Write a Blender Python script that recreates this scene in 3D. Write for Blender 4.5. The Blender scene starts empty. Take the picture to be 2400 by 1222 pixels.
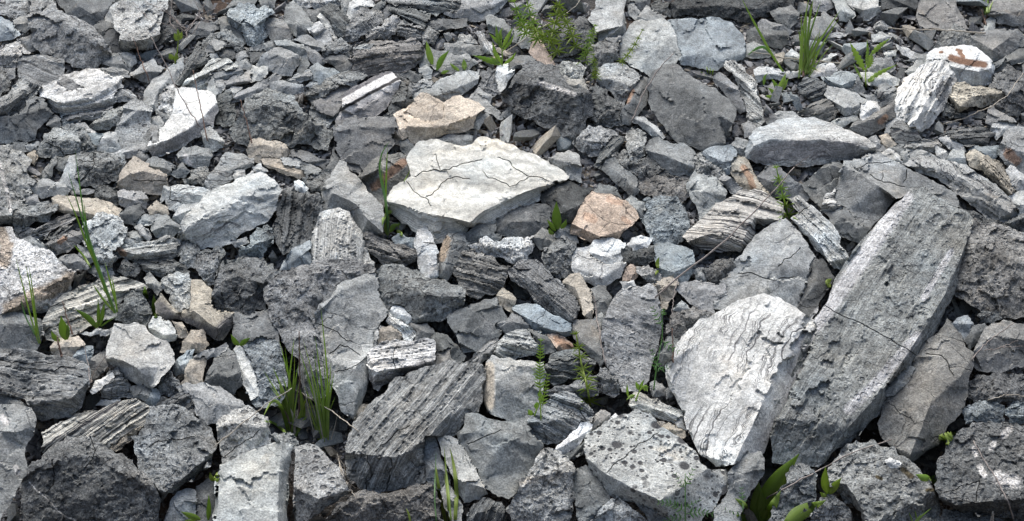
import bpy, math, random
import numpy as np
from mathutils import Vector
from mathutils.geometry import delaunay_2d_cdt

random.seed(7)
RNG = np.random.default_rng(11)
scene = bpy.context.scene
COL = scene.collection

# ------------------------------------------------------------------ camera
R = math.radians
SLOPE = R(33.0)                      # the scree leans back at 33 degrees
PITCH = R(-10.0)                     # the camera looks a little downward
DIST = 4.7                           # metres from lens to the middle of the slope
HFOV = R(40.0)
W, H = 2400.0, 1222.0
cam_d = bpy.data.cameras.new('camera')
cam_d.angle = HFOV
cam_d.clip_start = 0.05
cam_d.clip_end = 2000
cam = bpy.data.objects.new('camera', cam_d)
COL.objects.link(cam)
CAM = np.array([0.0, -DIST*math.cos(PITCH), -DIST*math.sin(PITCH)])
cam.location = CAM
cam.rotation_euler = (R(90)+PITCH, 0, 0)
scene.camera = cam

# ------------------------------------------------------------------ daylight, soft and high
SUN_EL, SUN_AZ = 66.0, -20.0         # over the top of the slope, a little to the left
world = bpy.data.worlds.new('World')
scene.world = world
world.use_nodes = True
wn = world.node_tree.nodes
wl = world.node_tree.links
bg = wn['Background']
sky = wn.new('ShaderNodeTexSky')
sky.sky_type = 'NISHITA'
sky.sun_disc = False
sky.sun_elevation = R(SUN_EL)
sky.sun_rotation = R(SUN_AZ)
sky.air_density = 1.0
sky.dust_density = 7.0
sky.ozone_density = 1.0
wl.new(sky.outputs['Color'], bg.inputs['Color'])
bg.inputs['Strength'].default_value = 0.1
sun_d = bpy.data.lights.new('sun', 'SUN')
sun_d.energy = 2.2
sun_d.angle = R(60)
sun_d.color = (1.0, 0.995, 0.985)
sun = bpy.data.objects.new('sun', sun_d)
COL.objects.link(sun)
sdir = Vector((math.sin(R(SUN_AZ))*math.cos(R(SUN_EL)), math.cos(R(SUN_AZ))*math.cos(R(SUN_EL)), math.sin(R(SUN_EL))))
sun.rotation_euler = sdir.to_track_quat('Z', 'Y').to_euler()
scene.view_settings.view_transform = 'Standard'
scene.view_settings.look = 'None'
scene.view_settings.gamma = 1.0
scene.view_settings.use_curve_mapping = False
scene.view_settings.exposure = 1.0
scene.cycles.max_bounces = 5
scene.cycles.diffuse_bounces = 4

# ------------------------------------------------------------------ survey: photo direction -> place on the slope
NRM = np.array([0.0, -math.sin(SLOPE), math.cos(SLOPE)])     # slope normal
UPS = np.array([0.0, math.cos(SLOPE), math.sin(SLOPE)])      # up the slope
FWD = np.array([0.0, math.cos(PITCH), math.sin(PITCH)])
UPV = np.array([0.0, -math.sin(PITCH), math.cos(PITCH)])
RGT = np.array([1.0, 0.0, 0.0])
TANH = math.tan(HFOV/2)
MPP = 2*DIST*TANH/W                  # metres per photo pixel at the middle of the slope

def place(u, v, h):
    """World points seen in direction (u, v) that stand h (pixel-metres) above the slope plane."""
    u = np.asarray(u, float); v = np.asarray(v, float); h = np.asarray(h, float)
    x = (u-W/2)/(W/2)*TANH
    y = -(v-H/2)/(W/2)*TANH
    r = FWD[None, :] + x[..., None]*RGT + y[..., None]*UPV
    t = (h*MPP - CAM@NRM)/(r@NRM)
    return CAM + t[..., None]*r

# ------------------------------------------------------------------ noise (numpy)
_P = RNG.permutation(4096)
_G = RNG.normal(size=(4096, 3)); _G /= np.linalg.norm(_G, axis=1)[:, None]
def perlin(p):
    i = np.floor(p).astype(int); f = p-i
    w = f*f*f*(f*(f*6-15)+10)
    out = np.zeros(len(p))
    for dx in (0, 1):
        for dy in (0, 1):
            for dz in (0, 1):
                k = _P[(_P[(_P[(i[:, 0]+dx) & 4095]+i[:, 1]+dy) & 4095]+i[:, 2]+dz) & 4095]
                g = _G[k]
                d = g[:, 0]*(f[:, 0]-dx)+g[:, 1]*(f[:, 1]-dy)+g[:, 2]*(f[:, 2]-dz)
                wt = (w[:, 0] if dx else 1-w[:, 0])*(w[:, 1] if dy else 1-w[:, 1])*(w[:, 2] if dz else 1-w[:, 2])
                out += wt*d
    return out*1.6
def fbm(p, octv=4, gain=0.55):
    a, s, o = 1.0, 1.0, np.zeros(len(p))
    for k in range(octv):
        o += a*perlin(p*s+17.3*k); a *= gain; s *= 2.03
    return o

# ------------------------------------------------------------------ materials
def mk(name):
    m = bpy.data.materials.new(name); m.use_nodes = True
    nt = m.node_tree; b = nt.nodes['Principled BSDF']
    b.inputs['Roughness'].default_value = 0.92
    b.inputs['Specular IOR Level'].default_value = 0.25
    return m, nt, b
class N:
    """small helper to write node graphs"""
    def __init__(s, nt): s.nt = nt
    def n(s, t, **kw):
        x = s.nt.nodes.new(t)
        for k, v in kw.items(): setattr(x, k, v)
        return x
    def put(s, sock, val):
        if hasattr(val, 'is_output'): s.nt.links.new(val, sock)
        else: sock.default_value = val
    def math(s, op, a, b=0.0, c=0.0, clamp=False):
        x = s.n('ShaderNodeMath', operation=op, use_clamp=clamp)
        s.put(x.inputs[0], a); s.put(x.inputs[1], b); s.put(x.inputs[2], c)
        return x.outputs[0]
    def noise(s, vec, scale, detail=4, rough=0.6, dim='3D', dist=0.0):
        x = s.n('ShaderNodeTexNoise', noise_dimensions=dim)
        if dim == '1D': s.put(x.inputs['W'], vec)
        else: s.put(x.inputs['Vector'], vec)
        x.inputs['Scale'].default_value = scale; x.inputs['Detail'].default_value = detail
        x.inputs['Roughness'].default_value = rough; x.inputs['Distortion'].default_value = dist
        return x.outputs['Fac']
    def ramp(s, f, a, b, lo=0.0, hi=1.0):
        x = s.n('ShaderNodeMapRange'); x.interpolation_type = 'SMOOTHSTEP'
        s.put(x.inputs['Value'], f)
        for k, v in zip(('From Min', 'From Max', 'To Min', 'To Max'), (a, b, lo, hi)): x.inputs[k].default_value = v
        return x.outputs[0]
    def mix(s, f, a, b, mode='MIX'):
        x = s.n('ShaderNodeMix', data_type='RGBA', blend_type=mode)
        s.put(x.inputs[0], f); s.put(x.inputs[6], a); s.put(x.inputs[7], b)
        return x.outputs[2]
    def vmath(s, op, a, b):
        x = s.n('ShaderNodeVectorMath', operation=op)
        s.put(x.inputs[0], a); s.put(x.inputs[1], b)
        return x.outputs[0]
    def attr(s, name):
        return s.n('ShaderNodeAttribute', attribute_name=name).outputs

def rock_material(name, grain=1.0, crumb=0.5, pit=0.0, lam=0.0, stripe=None, spots=False, crack=0.6, mark=None, mottle=1.0, lines=0.0, bumpd=0.012, lfreq=34, lwarp=0.16, lcov=(0.42, 0.6)):
    m, nt, b = mk(name); q = N(nt)
    oi = q.n('ShaderNodeObjectInfo')
    tc = q.n('ShaderNodeTexCoord')
    off = q.n('ShaderNodeCombineXYZ')
    for k, mul in enumerate((91.0, 57.0, 33.0)): q.put(off.inputs[k], q.math('MULTIPLY', oi.outputs['Random'], mul))
    vec = q.vmath('ADD', tc.outputs['Object'], off.outputs[0])
    bed = q.attr('bed')['Fac']
    big = q.noise(vec, 7, 6, 0.62)
    mid = q.noise(vec, 38, 6, 0.68, dist=0.4)
    fine = q.noise(vec, 190, 4, 0.75)
    grit = q.noise(vec, 95, 5, 0.75, dist=0.6)
    # tone of this stone, mottled
    col = oi.outputs['Color']
    f = q.math('MULTIPLY', q.ramp(big, 0.3, 0.7, 1-0.34*mottle, 1+0.34*mottle), q.ramp(mid, 0.27, 0.73, 1-0.42*mottle, 1+0.42*mottle))
    f = q.math('MULTIPLY', f, q.ramp(fine, 0.3, 0.7, 1-0.5*grain, 1+0.5*grain))
    f = q.math('MULTIPLY', f, q.ramp(grit, 0.34, 0.54, 1-0.5*grain*crumb, 1.06))
    hgt = q.math('ADD', q.math('ADD', q.math('MULTIPLY', mid, 0.4*crumb+0.15), q.math('MULTIPLY', grit, 0.8*crumb+0.1)), q.math('MULTIPLY', fine, 0.35*grain))
    if lam > 0:                       # bedding: thin layers of slightly different stone
        lay = q.noise(bed, 70, 3, 0.75, '1D')
        lay2 = q.noise(bed, 260, 2, 0.6, '1D')
        fl = q.math('MULTIPLY', q.ramp(lay, 0.28, 0.72, 1-0.55*lam, 1+0.4*lam), q.ramp(lay2, 0.3, 0.7, 1-0.35*lam, 1+0.3*lam))
        f = q.math('MULTIPLY', f, fl)
        hgt = q.math('ADD', hgt, q.math('MULTIPLY', q.math('ADD', lay, q.math('MULTIPLY', lay2, 0.5)), 0.9*lam))
    grey = q.n('ShaderNodeCombineColor')
    for k in range(3): q.put(grey.inputs[k], f)
    col = q.mix(1.0, col, grey.outputs[0], 'MULTIPLY')
    # warm and cool stains of the limestone
    hue = q.noise(vec, 4.2, 4, 0.6)
    col = q.mix(q.ramp(hue, 0.52, 0.75, 0, 0.5), col, q.mix(1.0, col, (1.12, 1.0, 0.86, 1), 'MULTIPLY'))
    col = q.mix(q.ramp(hue, 0.48, 0.28, 0, 0.55), col, q.mix(1.0, col, (0.88, 0.99, 1.1, 1), 'MULTIPLY'))
    # pale calcite scuffs
    sc = q.math('MULTIPLY', q.ramp(q.noise(vec, 16, 6, 0.72, dist=0.8), 0.56, 0.7), q.ramp(fine, 0.4, 0.62))
    col = q.mix(q.math('MULTIPLY', sc, 0.6), col, q.mix(0.55, col, (0.62, 0.62, 0.61, 1)))
    och = q.ramp(q.noise(vec, 6.5, 5, 0.65, dist=0.5), 0.62, 0.78)
    col = q.mix(q.math('MULTIPLY', och, 0.35), col, q.mix(1.0, col, (1.45, 1.12, 0.78, 1), 'MULTIPLY'))
    if stripe:
        ss = q.n('ShaderNodeValToRGB'); ss.color_ramp.interpolation = 'LINEAR'
        els = ss.color_ramp.elements
        els[0].color = (*stripe[0][1], 1); els[1].color = (*stripe[-1][1], 1)
        for p, c in stripe[1:-1]: els.new(p).color = (*c, 1)
        w = q.math('ADD', q.attr('bedn')['Fac'], q.math('MULTIPLY', q.math('SUBTRACT', mid, 0.5), 0.05))
        q.put(ss.inputs[0], w)
        col = q.mix(1.0, ss.outputs[0], grey.outputs[0], 'MULTIPLY')
    if lines > 0:                     # dark folded seams along the bedding
        wv = q.math('ADD', q.math('MULTIPLY', bed, 1.0), q.math('MULTIPLY', q.noise(vec, 5, 4, 0.6), lwarp))
        ln = q.noise(wv, lfreq, 2, 0.6, '1D')
        lk = q.math('ABSOLUTE', q.math('SUBTRACT', ln, 0.5))
        lm = q.math('MULTIPLY', q.ramp(lk, 0.028, 0.0, 0, 1), q.ramp(q.noise(vec, 5, 3, 0.6), *lcov))
        col = q.mix(q.math('MULTIPLY', lm, lines), col, (0.06, 0.06, 0.065, 1))
        hgt = q.math('SUBTRACT', hgt, q.math('MULTIPLY', lm, 0.8))
    if pit > 0 or spots:
        vp = q.vmath('ADD', vec, q.vmath('MULTIPLY', q.n('ShaderNodeTexNoise').outputs['Color'], (0.004, 0.004, 0.004)))
        tot = None
        for sc_, th in ((34, 0.30), (75, 0.30)) if not spots else ((17, 0.26), (34, 0.28), (70, 0.25)):
            vo = q.n('ShaderNodeTexVoronoi'); q.put(vo.inputs['Vector'], vp); vo.inputs['Scale'].default_value = sc_
            keep = q.ramp(q.noise(vec, 6 if not spots else 4.5, 2, 0.5), 0.40 if not spots else 0.3, 0.56 if not spots else 0.46)
            rnd = q.n('ShaderNodeSeparateColor'); q.put(rnd.inputs[0], vo.outputs['Color'])
            sel = q.math('MULTIPLY', keep, q.ramp(rnd.outputs[0], 0.42 if not spots else 0.3, 0.5 if not spots else 0.38))
            d = q.math('MULTIPLY', q.ramp(vo.outputs['Distance'], th+0.07, th-0.06), sel)
            tot = d if tot is None else q.math('MAXIMUM', tot, d)
        col = q.mix(q.math('MULTIPLY', tot, 0.92 if spots else 0.45*pit), col, (0.035, 0.036, 0.04, 1))
        hgt = q.math('SUBTRACT', hgt, q.math('MULTIPLY', tot, 0.35 if spots else 1.6))
    if crack > 0:                     # hairline fractures
        wp = q.n('ShaderNodeTexNoise'); q.put(wp.inputs['Vector'], vec); wp.inputs['Scale'].default_value = 11; wp.inputs['Detail'].default_value = 5
        wv = q.vmath('ADD', vec, q.vmath('MULTIPLY', wp.outputs['Color'], (0.07, 0.07, 0.07)))
        vo = q.n('ShaderNodeTexVoronoi', feature='DISTANCE_TO_EDGE'); q.put(vo.inputs['Vector'], wv); vo.inputs['Scale'].default_value = 7.5
        ck = q.math('MULTIPLY', q.ramp(vo.outputs['Distance'], 0.022, 0.004), q.ramp(q.noise(vec, 5.5, 3, 0.6), 0.47, 0.6))
        col = q.mix(q.math('MULTIPLY', ck, 0.72*crack), col, (0.03, 0.03, 0.032, 1))
        hgt = q.math('SUBTRACT', hgt, q.math('MULTIPLY', ck, 1.1*crack))
    if mark:                          # a vein, quartz patch, rust stain or painted lower-face shade of its own shape
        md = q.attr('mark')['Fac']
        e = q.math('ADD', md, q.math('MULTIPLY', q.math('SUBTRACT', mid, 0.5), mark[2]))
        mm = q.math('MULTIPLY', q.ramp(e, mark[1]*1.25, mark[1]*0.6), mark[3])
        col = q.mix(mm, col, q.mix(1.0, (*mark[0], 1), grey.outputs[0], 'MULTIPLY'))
    q.put(b.inputs['Base Color'], col)
    bp = q.n('ShaderNodeBump'); bp.inputs['Strength'].default_value = 0.9; bp.inputs['Distance'].default_value = bumpd
    q.put(bp.inputs['Height'], hgt); q.put(b.inputs['Normal'], bp.outputs[0])
    return m

WB = [(0.0, (0.16, 0.16, 0.165)), (0.13, (0.14, 0.14, 0.145)), (0.16, (0.66, 0.66, 0.64)), (0.33, (0.66, 0.66, 0.64)), (0.355, (0.05, 0.05, 0.05)),
      (0.41, (0.05, 0.05, 0.05)), (0.44, (0.62, 0.62, 0.6)), (0.54, (0.5, 0.5, 0.49)), (0.64, (0.22, 0.222, 0.22)), (1.0, (0.20, 0.2, 0.198))]
MAT = {
 's': rock_material('limestone_smooth', grain=0.75, crumb=0.35, crack=0.3, mottle=0.75, bumpd=0.009),
 'r': rock_material('limestone_crumbly', grain=1.1, crumb=0.9, pit=0.2, crack=0.6, mottle=1.0, bumpd=0.011),
 'scaly': rock_material('limestone_scaly', grain=0.9, crumb=0.6, pit=0.1, crack=0.4, mottle=0.85, bumpd=0.010, lam=0.4),
 'p': rock_material('limestone_pitted', grain=1.0, crumb=0.6, pit=1.3, crack=0.4, mottle=0.8),
 'L': rock_material('limestone_layered', grain=0.9, crumb=0.6, lam=0.75, crack=0.45, mottle=0.8),
 'z': rock_material('limestone_black_and_white_bands', grain=0.6, crumb=0.5, stripe=WB, crack=0.2, mottle=0.6),
 'wavy': rock_material('limestone_white_folded', grain=0.6, crumb=0.7, lines=0.85, crack=0.15, mottle=0.6, lam=0.2, bumpd=0.007),
 'spots': rock_material('limestone_black_spotted', grain=0.8, crumb=0.35, spots=True, crack=0.0, mottle=0.6),
 'cream': rock_material('limestone_cream_slab', grain=0.45, crumb=0.25, lam=0.5, crack=0.12, mottle=0.5, bumpd=0.009),
 'band': rock_material('limestone_cream_with_black_bands', grain=0.6, crumb=0.4, lam=0.5, lines=1.0, crack=0.0, mottle=0.5, lfreq=62, lwarp=0.025, lcov=(0.3, 0.45)),
}
TONE = {'k': (0.078, 0.081, 0.083), 'd': (0.142, 0.148, 0.151), 'm': (0.222, 0.229, 0.232), 'l': (0.318, 0.326, 0.328), 'p': (0.435, 0.441, 0.437),  # k: near black, also puts deep shadow into the colour of rocks
        'w': (0.60, 0.607, 0.607), 'b': (0.26, 0.29, 0.31), 't': (0.365, 0.332, 0.287), 'o': (0.445, 0.355, 0.295), 'g': (0.19, 0.187, 0.181), 'n': (0.24, 0.247, 0.25), 'e': (0.44, 0.43, 0.405), 'z': (0.3, 0.3, 0.3), 'f': (0.44, 0.382, 0.325), 'v': (0.53, 0.535, 0.535), 'c': (0.50, 0.488, 0.455)}
TONE = {k: (c[0]*0.985, c[1]*1.01, c[2]*0.985) for k, c in TONE.items()}
KIND = {'B': ('boulder', 'boulder', 'boulders of the scree'), 'S': ('rock_slab', 'slab', 'rock slabs of the scree'), 'R': ('rock', 'rock', 'rocks of the scree'),
        'K': ('rock_block', 'block', 'rock blocks of the scree'), 'C': ('small_stone', 'stone', 'small stones of the scree'), 'F': ('rock_flake', 'flake', 'thin rock flakes of the scree')}

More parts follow.
